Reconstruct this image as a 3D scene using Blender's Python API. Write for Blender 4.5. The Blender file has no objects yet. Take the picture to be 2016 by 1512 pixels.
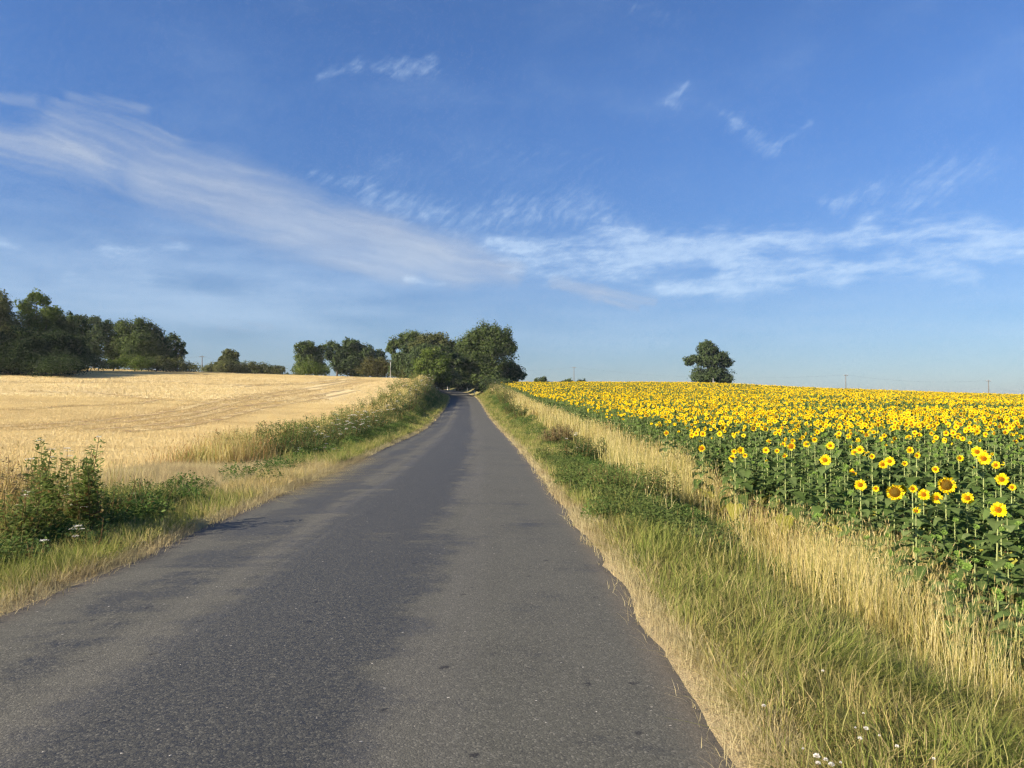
import bpy, math, random
import numpy as np
from mathutils import Matrix, Vector, Euler
R = math.radians
rng = np.random.default_rng(7)
random.seed(7)
scene = bpy.context.scene
col = scene.collection

# ------------------------------------------------------------------ camera
EYE = 1.6; F = 1500.0; PITCH = R(1.49)
cam_d = bpy.data.cameras.new('camera'); cam = bpy.data.objects.new('camera', cam_d); col.objects.link(cam)
cam_d.sensor_width = 36.0; cam_d.lens = F/2016*36.0
cam_d.clip_start = 0.05; cam_d.clip_end = 20000
cam.location = (0, 0, EYE); cam.rotation_euler = (R(90)+PITCH, 0, 0)
scene.camera = cam

# ------------------------------------------------------------------ light
SUN_AZ = R(117)          # to the left of the view direction (+Y) and a little behind
SUN_EL = R(26)
to_sun = Vector((-math.sin(SUN_AZ)*math.cos(SUN_EL), math.cos(SUN_AZ)*math.cos(SUN_EL), math.sin(SUN_EL)))
sl = bpy.data.lights.new('sun', 'SUN'); sl.energy = 5.0; sl.angle = R(0.55); sl.color = (1.0, 0.85, 0.64)
so = bpy.data.objects.new('sun', sl); col.objects.link(so)
so.rotation_euler = to_sun.to_track_quat('Z', 'Y').to_euler(); so.location = (-20, -20, 40)
vs = scene.view_settings
vs.view_transform = 'Standard'; vs.look = 'None'; vs.gamma = 1.0; vs.use_curve_mapping = False
vs.exposure = 1.18
scene.cycles.use_denoising = True; scene.cycles.denoising_prefilter = 'NONE'
scene.cycles.pixel_filter_type = 'BLACKMAN_HARRIS'; scene.cycles.filter_width = 1.35
scene.cycles.max_bounces = 5; scene.cycles.diffuse_bounces = 4; scene.cycles.transmission_bounces = 4
scene.cycles.glossy_bounces = 2; scene.cycles.transparent_max_bounces = 4
scene.cycles.use_adaptive_sampling = True; scene.cycles.adaptive_threshold = 0.012; scene.cycles.adaptive_min_samples = 24
scene.cycles.use_light_tree = False
world_fast = True

# ------------------------------------------------------------------ node helper
class NT:
    def __init__(s, tree): s.t = tree; s.n = tree.nodes; s.l = tree.links
    def add(s, kind, **kw):
        nd = s.n.new(kind)
        for k, v in kw.items(): setattr(nd, k, v)
        return nd
    def put(s, sock, v):
        if isinstance(v, bpy.types.NodeSocket): s.l.new(v, sock)
        elif v is not None:
            try: sock.default_value = v
            except Exception: sock.default_value = (*v, 1.0)
    def m(s, op, a, b=None, c=None, clamp=False):
        nd = s.add('ShaderNodeMath', operation=op); nd.use_clamp = clamp
        for i, v in enumerate((a, b, c)):
            if v is not None: s.put(nd.inputs[i], v)
        return nd.outputs[0]
    def vm(s, op, a, b=None):
        nd = s.add('ShaderNodeVectorMath', operation=op)
        s.put(nd.inputs[0], a)
        if b is not None: s.put(nd.inputs[1], b)
        return nd.outputs[0]
    def noise(s, vec, scale, detail=4, rough=.55, dist=0.0):
        nd = s.add('ShaderNodeTexNoise'); s.put(nd.inputs['Vector'], vec)
        nd.inputs['Scale'].default_value = scale; nd.inputs['Detail'].default_value = detail
        nd.inputs['Roughness'].default_value = rough; nd.inputs['Distortion'].default_value = dist
        return nd.outputs['Fac']
    def ramp(s, v, lo, hi, a=0.0, b=1.0, smooth=True):
        nd = s.add('ShaderNodeMapRange'); nd.interpolation_type = 'SMOOTHSTEP' if smooth else 'LINEAR'
        nd.clamp = True if not smooth else nd.clamp
        s.put(nd.inputs[0], v)
        for i, x in zip((1, 2, 3, 4), (lo, hi, a, b)): nd.inputs[i].default_value = x
        return nd.outputs[0]
    def mix(s, f, a, b, blend='MIX'):
        nd = s.add('ShaderNodeMix', data_type='RGBA'); nd.blend_type = blend
        s.put(nd.inputs[0], f)
        for i, v in ((6, a), (7, b)):
            if isinstance(v, bpy.types.NodeSocket): s.l.new(v, nd.inputs[i])
            else: nd.inputs[i].default_value = (*v[:3], 1.0)
        return nd.outputs[2]
    def comb(s, x, y, z):
        nd = s.add('ShaderNodeCombineXYZ')
        for i, v in enumerate((x, y, z)): s.put(nd.inputs[i], v)
        return nd.outputs[0]

# ------------------------------------------------------------------ sky with thin cirrus
world = bpy.data.worlds.new('World'); scene.world = world; world.use_nodes = True
world.node_tree.nodes.clear()
w = NT(world.node_tree)
sky = w.add('ShaderNodeTexSky'); sky.sky_type = 'NISHITA'; sky.sun_disc = False
sky.sun_elevation = SUN_EL; sky.sun_rotation = -SUN_AZ
sky.altitude = 150; sky.air_density = 1.0; sky.dust_density = 0.5; sky.ozone_density = 2.2
tc = w.add('ShaderNodeTexCoord'); sep = w.add('ShaderNodeSeparateXYZ'); w.l.new(tc.outputs['Generated'], sep.inputs[0])
lowair = w.ramp(sep.outputs[2], .42, .0)                 # thicker, duller air towards the horizon
skyc = w.mix(1.0, sky.outputs[0], w.mix(lowair, (.565, .80, 1.18), (.505, .605, .80)), 'MULTIPLY')
bg = w.add('ShaderNodeBackground'); w.l.new(skyc, bg.inputs[0]); bg.inputs[1].default_value = 0.06
wo = w.add('ShaderNodeOutputWorld'); w.l.new(bg.outputs[0], wo.inputs[0])

# ------------------------------------------------------------------ mesh helpers
class MB:
    def __init__(s): s.v = []; s.q = []; s.qm = []; s.t = []; s.tm = []; s.a = {}; s.n = 0; s.names = set()
    def add(s, v, quads=None, tris=None, mat=0, **attrs):
        v = np.asarray(v, dtype=np.float32).reshape(-1, 3)
        if quads is not None and len(quads):
            q = np.asarray(quads, dtype=np.int64)+s.n; s.q.append(q); s.qm.append(np.full(len(q), mat, np.int32))
        if tris is not None and len(tris):
            t = np.asarray(tris, dtype=np.int64)+s.n; s.t.append(t); s.tm.append(np.full(len(t), mat, np.int32))
        s.v.append(v)
        for k, x in attrs.items():
            s.a.setdefault(k, []).append((s.n, np.broadcast_to(np.asarray(x, np.float32), (len(v),))))
        s.n += len(v)
        return s
    def merge(s, o, mtx=None, matmap=None):
        V = np.concatenate(o.v)
        if mtx is not None:
            M = np.array(mtx); V = V @ M[:3, :3].T.astype(np.float32)+M[:3, 3].astype(np.float32)
        for q, m_ in zip(o.q, o.qm): s.q.append(q+s.n); s.qm.append(m_ if matmap is None else np.array([matmap[i] for i in m_], np.int32))
        for t, m_ in zip(o.t, o.tm): s.t.append(t+s.n); s.tm.append(m_ if matmap is None else np.array([matmap[i] for i in m_], np.int32))
        for k, lst in o.a.items():
            for (n0, x) in lst: s.a.setdefault(k, []).append((n0+s.n, x))
        s.v.append(V); s.n += len(V)
        return s
    def mesh(s, name, mats, smooth=False):
        me = bpy.data.meshes.new(name)
        V = np.concatenate(s.v)
        Q = np.concatenate(s.q) if s.q else np.zeros((0, 4), np.int64)
        T = np.concatenate(s.t) if s.t else np.zeros((0, 3), np.int64)
        me.vertices.add(len(V)); me.vertices.foreach_set('co', V.ravel())
        loops = np.concatenate([Q.ravel(), T.ravel()]).astype(np.int32)
        me.loops.add(len(loops)); me.loops.foreach_set('vertex_index', loops)
        nq, nt = len(Q), len(T)
        me.polygons.add(nq+nt)
        st = np.concatenate([np.arange(nq)*4, nq*4+np.arange(nt)*3]).astype(np.int32)
        me.polygons.foreach_set('loop_start', st)
        mi = np.concatenate([*(s.qm or [np.zeros(0, np.int32)]), *(s.tm or [np.zeros(0, np.int32)])]).astype(np.int32)
        me.polygons.foreach_set('material_index', mi)
        for m_ in (mats if isinstance(mats, (list, tuple)) else [mats]): me.materials.append(m_)
        for k, lst in s.a.items():
            arr = np.zeros(len(V), np.float32)
            for (n0, x) in lst: arr[n0:n0+len(x)] = x
            at = me.attributes.new(k, 'FLOAT', 'POINT'); at.data.foreach_set('value', arr)
        me.update(calc_edges=True)
        me.polygons.foreach_set('use_smooth', np.full(nq+nt, smooth))
        return me
    def obj(s, name, mats, parent=None, smooth=False, loc=None):
        o = bpy.data.objects.new(name, s.mesh(name, mats, smooth)); col.objects.link(o)
        if parent: o.parent = parent
        if loc is not None: o.location = loc
        return o
def tag(o, label=None, cat=None, group=None, kind=None):
    if label: o['label'] = label
    if cat: o['category'] = cat
    if group: o['group'] = group
    if kind: o['kind'] = kind
    return o
def empty(name, loc, label=None, cat=None, group=None, rz=0, scale=1):
    o = bpy.data.objects.new(name, None); col.objects.link(o); o.location = loc; o.rotation_euler = (0, 0, rz)
    o.scale = (scale,)*3; o.empty_display_size = .2
    return tag(o, label, cat, group)
def child(name, me, parent, loc=(0, 0, 0), rot=(0, 0, 0), sc=1.0):
    o = bpy.data.objects.new(name, me); col.objects.link(o); o.parent = parent; o.location = loc; o.rotation_euler = rot
    o.scale = (sc, sc, sc) if np.isscalar(sc) else sc
    return o
def nrm(v): v = np.asarray(v, float); return v/np.maximum(np.linalg.norm(v, axis=-1, keepdims=True), 1e-9)
def tube(mb, pts, rad, sides=6, mat=0, **at):
    pts = np.asarray(pts, float); rad = np.broadcast_to(rad, (len(pts),))
    T = nrm(np.gradient(pts, axis=0)); up = np.array([0, 0, 1.0]) if abs(T[0][2]) < .9 else np.array([1.0, 0, 0])
    V = []
    for p, t, r_ in zip(pts, T, rad):
        a = nrm(np.cross(t, up)); b = np.cross(t, a)
        th = np.arange(sides)/sides*2*math.pi
        V.append(p+r_*(np.cos(th)[:, None]*a+np.sin(th)[:, None]*b))
    V = np.concatenate(V); n = len(pts); Q = []
    for i in range(n-1):
        for j in range(sides):
            k = (j+1) % sides; Q.append((i*sides+j, i*sides+k, (i+1)*sides+k, (i+1)*sides+j))
    V = np.concatenate([V, pts[-1:]]); Tt = [((n-1)*sides+j, (n-1)*sides+(j+1) % sides, len(V)-1) for j in range(sides)]
    mb.add(V, Q, Tt, mat, **at)
def box(mb, c, s, mat=0, rz=0):
    x, y, z = np.array(s)/2
    V = np.array([(i*x, j*y, k*z) for k in (-1, 1) for j in (-1, 1) for i in (-1, 1)])
    cr, sr = math.cos(rz), math.sin(rz); V = V @ np.array([[cr, sr, 0], [-sr, cr, 0], [0, 0, 1]])+np.array(c)
    mb.add(V, [(0, 2, 3, 1), (4, 5, 7, 6), (0, 1, 5, 4), (2, 6, 7, 3), (0, 4, 6, 2), (1, 3, 7, 5)], None, mat)
def leaves(mb, C, N, size, width=.5, mat=0, r=None, droop=None, g=rng):
    """diamond leaves (two folded triangles as one quad): centre, normal, length"""
    n = len(C); N = nrm(N); a = g.normal(size=(n, 3))
    if droop is not None: a = a*.5+np.array([0, 0, -droop])
    T = nrm(a-N*np.sum(a*N, 1, keepdims=True)); B = np.cross(N, T)
    L = np.broadcast_to(size, (n,))[:, None]*(g.uniform(.7, 1.3, (n, 1)))
    W = L*width; mid = C-N*L*.06
    V = np.stack([C-T*L*.5, mid+B*W*.5+N*W*.16, C+T*L*.5, mid-B*W*.5+N*W*.16], 1).reshape(-1, 3)
    r = g.random(n) if r is None else r
    mb.add(V, np.arange(4*n).reshape(n, 4), None, mat, r=np.repeat(r, 4))
def blades(mb, n, area, hmin, hmax, width, lean=.35, bend=.6, mat=0, g=rng, head=None, base=None, wind=(0, 0), zb=-.03, disc=False):
    """curved tapering grass blades; optional seed heads"""
    if base is None:
        if disc:
            rr = area*np.sqrt(g.random(n)); th = g.random(n)*2*math.pi; base = np.stack([rr*np.cos(th), rr*np.sin(th)], 1)
        else: base = (g.random((n, 2))-.5)*area
    th = g.random(n)*2*math.pi; D = np.stack([np.cos(th), np.sin(th)], 1)
    h = g.uniform(hmin, hmax, n); ln = np.abs(g.normal(0, lean, n)); bd = np.abs(g.normal(0, bend, n))
    wd = width*g.uniform(.6, 1.4, n); ps = th+math.pi/2+g.normal(0, .5, n); S = np.stack([np.cos(ps), np.sin(ps), np.zeros(n)], 1)
    ts = (0, .4, .75, 1.0); P = []
    for t in ts:
        off = D*(h*(ln*t+bd*t*t*.5))[:, None]+np.array(wind)*(h*t*t)[:, None]
        z = h*t/np.sqrt(1+(ln+bd*t*.6)**2)+(zb if t == 0 else 0)
        P.append(np.concatenate([base+off, z[:, None]], 1))
    V = []
    for t, p, ww in zip(ts[:3], P[:3], (1, .85, .5)): V += [p-S*(wd*ww/2)[:, None], p+S*(wd*ww/2)[:, None]]
    V = np.stack(V+[P[3]], 1).reshape(-1, 3); i0 = np.arange(n)*7
    q = np.concatenate([np.stack([i0, i0+1, i0+3, i0+2], 1), np.stack([i0+2, i0+3, i0+5, i0+4], 1)])
    tr = np.stack([i0+4, i0+5, i0+6], 1); r = np.repeat(g.random(n), 7)
    mb.add(V, q, tr, mat, r=r, h=np.tile(np.array([0, 0, .4, .4, .75, .75, 1], np.float32), n))
    if head:
        k = g.random(n) < head[0]; p0, p1 = P[2][k], P[3][k]; d_ = nrm(p1-p0)
        p0 = p1-d_*head[1]*.55; p1 = p1+d_*head[1]*.45; m_ = (p0+p1)/2; s_ = S[k]; nk = k.sum()
        s2 = np.cross(s_, d_)
        for sv in (s_, s2):
            Vh = np.stack([p0, m_+sv*head[2]/2, p1, m_-sv*head[2]/2], 1).reshape(-1, 3)
            mb.add(Vh, np.arange(4*nk).reshape(nk, 4), None, mat, r=np.repeat(g.random(nk), 4), h=np.full(4*nk, 1.2))

def wblades(mb, X, Y, Z, h, width, lean, bend, mat, tint, g=rng, head=None, dirv=None, zb=-.04):
    """one blade per world position, every parameter per blade"""
    n = len(X); one = np.ones(n); h = h*one; width = width*one; lean = lean*one; bend = bend*one
    th = g.random(n)*2*math.pi if dirv is None else dirv+g.normal(0, .8, n); D = np.stack([np.cos(th), np.sin(th)], 1)
    ln = np.abs(g.normal(0, 1, n))*lean; bd = np.abs(g.normal(0, 1, n))*bend; ps = th+math.pi/2+g.normal(0, .5, n)
    S = np.stack([np.cos(ps), np.sin(ps), 0*ps], 1); base = np.stack([X, Y], 1); ts = (0, .4, .75, 1.0); P = []
    for t in ts:
        z = Z+h*t/np.sqrt(1+(ln+bd*t*.6)**2)+(zb if t == 0 else 0)
        P.append(np.concatenate([base+D*(h*(ln*t+bd*t*t*.5)/np.sqrt(1+.5*ln**2))[:, None], z[:, None]], 1))
    V = []
    for p, ww in zip(P[:3], (1, .85, .5)): V += [p-S*(width*ww/2)[:, None], p+S*(width*ww/2)[:, None]]
    V = np.stack(V+[P[3]], 1).reshape(-1, 3); i0 = np.arange(n)*7
    q = np.concatenate([np.stack([i0, i0+1, i0+3, i0+2], 1), np.stack([i0+2, i0+3, i0+5, i0+4], 1)]); tr = np.stack([i0+4, i0+5, i0+6], 1)
    mb.add(V, q, tr, 0, r=np.repeat(g.random(n), 7), h=np.tile(np.array([0, 0, .4, .4, .75, .75, 1], np.float32), n), tint=np.repeat(tint*one, 7))
    mm = np.zeros(n, np.int32)+mat; mb.qm[-1] = np.concatenate([mm, mm]).astype(np.int32); mb.tm[-1] = mm
    if head is not None:
        k = g.random(n) < head[0]; p0, p1 = P[2][k], P[3][k]; d_ = nrm(p1-p0); w1 = (width[k]*head[2])[:, None]
        p0 = p1-d_*head[1]*.6; p1 = p1+d_*head[1]*.4; m_ = (p0+p1)/2; s_ = S[k]; nk = int(k.sum())
        for sv in (s_, np.cross(s_, d_)):
            Vh = np.stack([p0, m_+sv*w1/2, p1, m_-sv*w1/2], 1).reshape(-1, 3)
            mb.add(Vh, np.arange(4*nk).reshape(nk, 4), None, 0, r=np.repeat(g.uniform(.5, 1, nk), 4), h=1.2, tint=np.repeat((tint*one)[k], 4)); mb.qm[-1] = mm[k].astype(np.int32)

# ------------------------------------------------------------------ materials
def plant_mat(name, cols, trans=.35, rough=.6, tint=None, spec=.25, hcol=None, attr='r', var=.25, up=0.0):
    """cols: colours spread over the per-leaf random value r; tint: colour that an instance's own 'tint' value mixes towards"""
    m = bpy.data.materials.new(name); m.use_nodes = True; m.node_tree.nodes.clear(); t = NT(m.node_tree)
    at = t.add('ShaderNodeAttribute', attribute_name=attr)
    rp = t.add('ShaderNodeValToRGB'); t.l.new(at.outputs['Fac'], rp.inputs[0]); cr = rp.color_ramp
    while len(cr.elements) < len(cols): cr.elements.new(.5)
    for i, c in enumerate(cols):
        cr.elements[i].position = i/max(1, len(cols)-1); cr.elements[i].color = (*c, 1)
    c = rp.outputs[0]
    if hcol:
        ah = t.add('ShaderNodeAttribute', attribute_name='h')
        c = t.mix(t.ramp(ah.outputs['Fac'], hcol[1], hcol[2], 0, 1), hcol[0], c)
    if tint:
        a2 = t.add('ShaderNodeAttribute', attribute_name='tint', attribute_type='INSTANCER')
        a3 = t.add('ShaderNodeAttribute', attribute_name='tint')
        c = t.mix(t.m('ADD', a2.outputs['Fac'], a3.outputs['Fac'], None, True), c, tint)
    oi = t.add('ShaderNodeObjectInfo')
    hs = t.add('ShaderNodeHueSaturation'); t.l.new(c, hs.inputs['Color'])
    t.l.new(t.ramp(oi.outputs['Random'], 0, 1, 1-var, 1+var, False), hs.inputs['Value'])
    hs.inputs['Hue'].default_value = .5
    c = hs.outputs[0]
    d = t.add('ShaderNodeBsdfDiffuse'); t.l.new(c, d.inputs[0])
    tr = t.add('ShaderNodeBsdfTranslucent'); t.l.new(c, tr.inputs[0])
    if up:                                  # thin blades scatter light much like the sward they belong to: lean their normals upwards
        ge = t.add('ShaderNodeNewGeometry'); nn = t.vm('NORMALIZE', t.vm('ADD', ge.outputs['Normal'], (0, 0, up))); t.l.new(nn, d.inputs['Normal'])
    mx = t.add('ShaderNodeMixShader'); mx.inputs[0].default_value = trans
    t.l.new(d.outputs[0], mx.inputs[1]); t.l.new(tr.outputs[0], mx.inputs[2])
    o = t.add('ShaderNodeOutputMaterial'); t.l.new(mx.outputs[0], o.inputs[0])
    return m
def simple_mat(name, c, rough=.7, c2=None, scale=8, metal=0, bump=0, stretch=(1, 1, 1)):
    m = bpy.data.materials.new(name); m.use_nodes = True; m.node_tree.nodes.clear(); t = NT(m.node_tree)
    d = t.add('ShaderNodeBsdfPrincipled'); d.inputs['Roughness'].default_value = rough; d.inputs['Metallic'].default_value = metal
    co = t.add('ShaderNodeTexCoord'); v = t.vm('MULTIPLY', co.outputs['Object'], stretch)
    n = t.noise(v, scale, 6, .6)
    cc = t.mix(t.ramp(n, .35, .65), c, c2 or tuple(x*.8 for x in c)); t.l.new(cc, d.inputs['Base Color'])
    if bump:
        b = t.add('ShaderNodeBump'); b.inputs['Strength'].default_value = bump; b.inputs['Distance'].default_value = .02
        t.l.new(n, b.inputs['Height']); t.l.new(b.outputs[0], d.inputs['Normal'])
    o = t.add('ShaderNodeOutputMaterial'); t.l.new(d.outputs[0], o.inputs[0])
    return m

# ------------------------------------------------------------------ scattering for uncountable stuff (geometry nodes, mesh instances)
def scatter(name, sources, P, rot, scl, idx, label=None, tint=None):
    me = bpy.data.meshes.new(name+'_points'); n = len(P)
    me.vertices.add(n); me.vertices.foreach_set('co', np.asarray(P, np.float32).ravel())
    a = me.attributes.new('rot', 'FLOAT_VECTOR', 'POINT'); a.data.foreach_set('vector', np.asarray(rot, np.float32).ravel())
    scl = np.asarray(scl, np.float32); scl = np.repeat(scl[:, None], 3, 1) if scl.ndim == 1 else scl
    a = me.attributes.new('scl', 'FLOAT_VECTOR', 'POINT'); a.data.foreach_set('vector', scl.ravel())
    a = me.attributes.new('idx', 'INT', 'POINT'); a.data.foreach_set('value', np.asarray(idx, np.int32))
    if tint is not None:
        a = me.attributes.new('tint', 'FLOAT', 'POINT'); a.data.foreach_set('value', np.asarray(tint, np.float32))
    o = bpy.data.objects.new(name, me); col.objects.link(o); tag(o, label, None, None, 'stuff')
    g = bpy.data.node_groups.new(name+'_scatter', 'GeometryNodeTree')
    g.interface.new_socket('Geometry', in_out='INPUT', socket_type='NodeSocketGeometry')
    g.interface.new_socket('Geometry', in_out='OUTPUT', socket_type='NodeSocketGeometry')
    N, L = g.nodes, g.links
    gi = N.new('NodeGroupInput'); go = N.new('NodeGroupOutput')
    jn = N.new('GeometryNodeJoinGeometry')
    for src in reversed(sources):
        so_ = bpy.data.objects.new(src.name+'_source', src)
        oi = N.new('GeometryNodeObjectInfo'); oi.inputs['Object'].default_value = so_; oi.inputs['As Instance'].default_value = False
        gt = N.new('GeometryNodeGeometryToInstance'); L.new(oi.outputs['Geometry'], gt.inputs[0]); L.new(gt.outputs[0], jn.inputs[0])
    ip = N.new('GeometryNodeInstanceOnPoints'); L.new(gi.outputs[0], ip.inputs['Points']); L.new(jn.outputs[0], ip.inputs['Instance'])
    ip.inputs['Pick Instance'].default_value = True
    for nm, ty, sk in (('idx', 'INT', 'Instance Index'), ('rot', 'FLOAT_VECTOR', 'Rotation'), ('scl', 'FLOAT_VECTOR', 'Scale')):
        na = N.new('GeometryNodeInputNamedAttribute'); na.data_type = ty; na.inputs['Name'].default_value = nm
        outp = [s_ for s_ in na.outputs if s_.enabled and s_.name == 'Attribute'][0]
        L.new(outp, ip.inputs[sk])
    L.new(ip.outputs[0], go.inputs[0])
    md = o.modifiers.new('scatter', 'NODES'); md.node_group = g
    return o

# ------------------------------------------------------------------ thin cirrus: a high shell of cloud, density worked out here per vertex, sunlit colour put in as emission
def gnoise(x, y, seed=0):
    xi = np.floor(x).astype(np.int64); yi = np.floor(y).astype(np.int64); fx_ = x-xi; fy_ = y-yi
    def g(a, b, dx, dy):
        n = (a*374761393+b*668265263+seed*974634777) & 0x7fffffff; n = ((n ^ (n >> 13))*1274126177) & 0x7fffffff; n = (n ^ (n >> 16)) & 0xffff
        t = n*(2*math.pi/65536); return np.cos(t)*dx+np.sin(t)*dy
    u = fx_**3*(fx_*(fx_*6-15)+10); v = fy_**3*(fy_*(fy_*6-15)+10)
    return ((g(xi, yi, fx_, fy_)*(1-u)+g(xi+1, yi, fx_-1, fy_)*u)*(1-v)+(g(xi, yi+1, fx_, fy_-1)*(1-u)+g(xi+1, yi+1, fx_-1, fy_-1)*u)*v)*1.4
def fbm(x, y, oct_=6, seed=0, gain=.55):
    s = 0; a = 1; tot = 0
    for i in range(oct_):
        s = s+a*gnoise(x*2.03**i+i*13.7, y*2.03**i-i*7.1, seed+i); tot += a; a *= gain
    return s/tot
def cloud_fields(A, E):
    """A, E: azimuth and elevation in degrees; returns density of the smooth lilac veil and of the white wisps"""
    wx, wy = fbm(A/7, E/5, 5, 1)*3.0, fbm(A/7+9, E/5+4, 5, 2)*1.6
    sx, sy = fbm(A/2.2, E/1.6, 5, 3)*1.0, fbm(A/2.2+5, E/1.6, 5, 4)*.7
    def deg(px, py):
        u = (px-1008)/F; return math.degrees(math.atan(u)), math.degrees(math.atan((795-py)/F/math.hypot(1, u)))
    def mask(blobs, k, ex=2.2, wd=1.0):
        M = np.zeros_like(A)
        for (x0, y0, x1, y1, hw, s) in blobs:
            a0, e0 = deg(x0, y0); a1, e1 = deg(x1, y1); dx, dy = a1-a0, e1-e0; L2 = dx*dx+dy*dy
            a_, e_ = A+k*wx+sx*k*.6, E+k*wy+sy*k*.6
            t = np.clip(((a_-a0)*dx+(e_-e0)*dy)/L2, 0, 1)
            d = np.hypot(a_-a0-t*dx, e_-e0-t*dy)/(hw*wd/26.0)
            M = 1-(1-M)*(1-s*np.exp(-(np.abs(d)**ex)*.62)) if s <= 1 else np.maximum(M, s*np.exp(-(np.abs(d)**ex)*.62))
        return M
    def rot(th): c, s = math.cos(th), math.sin(th); return (A+.5*wx)*c+(E+.5*wy)*s, -(A+.5*wx)*s+(E+.5*wy)*c
    p, q = rot(R(-11)); st = fbm(p/7, q/.6, 6, 11); st2 = fbm(p/9, q/1.3, 5, 15); st3 = fbm(p/16, q/3.5, 3, 17)
    G = mask([(300, 335, 450, 385, 55, 1.0), (450, 388, 600, 440, 58, 1.05), (600, 440, 760, 478, 50, 1.05), (760, 480, 900, 512, 42, 1.05), (900, 515, 1010, 535, 26, .95), (640, 500, 800, 535, 20, .8)], .16)
    G2 = mask([(-200, 235, 300, 320, 36, .56), (-80, 258, 180, 305, 15, .75), (-20, 182, 50, 192, 10, .5), (140, 190, 270, 208, 12, .55), (120, 225, 330, 290, 34, .6), (1100, 552, 1180, 575, 15, .8), (1180, 575, 1290, 590, 10, .8), (1200, 592, 1260, 604, 6, .5), (430, 640, 530, 645, 12, .4), (150, 330, 320, 420, 60, .3)], .2)
    g = np.maximum(np.clip(G*1.25+st*.22+st2*.3-.30, 0, 1)*np.clip(G*1.6, 0, 1), np.clip(G2*1.1+st*.55+st2*.25-.22, 0, 1)*np.clip(G2*1.8, 0, 1))
    g = g*(.76+.35*st2+.2*st+.35*st3)
    p, q = rot(R(5)); h = fbm(p/2.6, q/.5, 7, 21, .62); p, q = rot(R(40)); f45 = fbm(p/2.6, q/.42, 7, 25, .62); fine = fbm(A/1.1, E/.5, 6, 29, .65); p, q = rot(R(-4)); h2 = fbm(p/6, q/1.4, 5, 41)
    Wb = mask([(1010, 515, 1250, 500, 28, .85), (1250, 500, 1440, 488, 26, 1.0), (1440, 485, 1580, 472, 20, .9), (960, 478, 1180, 470, 26, .65), (1180, 460, 1400, 462, 16, .6), (1300, 562, 1450, 572, 18, .8), (1430, 550, 1650, 540, 22, .9),
               (1430, 528, 1620, 522, 10, .7), (1620, 470, 1700, 455, 14, .8), (1700, 462, 1790, 458, 18, .85), (1700, 430, 1740, 412, 10, .5), (1670, 530, 1760, 520, 14, .8), (1760, 520, 1910, 545, 16, .85), (1840, 450, 1950, 460, 22, .8), (1950, 470, 2100, 480, 30, .85), (1830, 500, 1960, 500, 14, .6),
               (800, 548, 880, 556, 6, .7), (-20, 478, 40, 482, 16, .5), (200, 490, 350, 480, 15, .5), (60, 550, 640, 556, 34, .3), (1150, 725, 1340, 735, 8, .35), (440, 640, 620, 660, 20, .2), (1090, 550, 1250, 548, 12, .5)], .26, 1.5, .93)
    Wd = mask([(730, 385, 800, 400, 20, .85), (800, 410, 870, 420, 14, .75), (900, 450, 1010, 420, 26, .7), (1010, 420, 1170, 400, 26, .7), (1120, 410, 1230, 445, 16, .65), (1800, 385, 1860, 360, 26, .5), (1850, 355, 1950, 320, 24, .5), (1625, 395, 1650, 405, 8, .8), (1650, 405, 1735, 368, 9, .8),
               (1405, 200, 1450, 235, 5, .6), (1450, 232, 1490, 262, 12, .75), (1500, 282, 1530, 288, 9, .75), (1530, 286, 1597, 238, 6, .8), (1328, 206, 1335, 188, 6, .85), (1335, 190, 1365, 155, 5, .7), (1300, 200, 1325, 195, 8, .5), (630, 145, 708, 122, 8, .6), (695, 130, 710, 112, 6, .7), (738, 127, 760, 126, 6, .8), (780, 135, 845, 125, 11, .8), (760, 118, 850, 110, 8, .4), (745, 312, 785, 300, 9, .5),
               (540, 330, 560, 345, 9, .4), (610, 335, 650, 345, 14, .55), (680, 350, 722, 353, 8, .6), (860, 320, 1000, 285, 22, .3), (1000, 280, 1180, 310, 16, .28), (1240, 5, 1330, 25, 14, .35), (1660, 215, 1890, 165, 7, .25), (115, 490, 170, 455, 12, .45), (1720, 420, 1800, 380, 18, .35), (420, 640, 560, 655, 10, .3)], .24, 1.4, 1.25)
    def cov(M, n, soft=.95):
        x = np.clip((M+n*1.45-.20)/soft, 0, 1); return x*x*(3-2*x)*np.clip(M*1.6, 0, 1)
    wv = np.maximum(cov(Wb, h*.30+fine*.10+h2*.5+f45*.10), cov(Wd, f45*.7+fine*.30, 1.7)*.85)
    wv = wv*(.8+.5*np.clip(fine*.8+.6*h+.1, -.6, .8))
    sg = lambda v: 1/(1+np.exp(-v))
    veil = sg(fbm(A/14, E/2.2, 5, 33)*4)*np.exp(-((E-5.5)/4.0)**2)*.20+sg(fbm(A/12+7, E/2.6, 5, 51)*4.5)*np.exp(-((E-9)/4.5)**2)*sg((-4-A)/4)*.34+sg(fbm(A/9+3, E/4, 5, 37)*5-2)*.10*np.clip(E/20, 0, 1)
    return np.clip(g, 0, 1)*.90, np.clip(wv, 0, 1)*.54, veil

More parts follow.
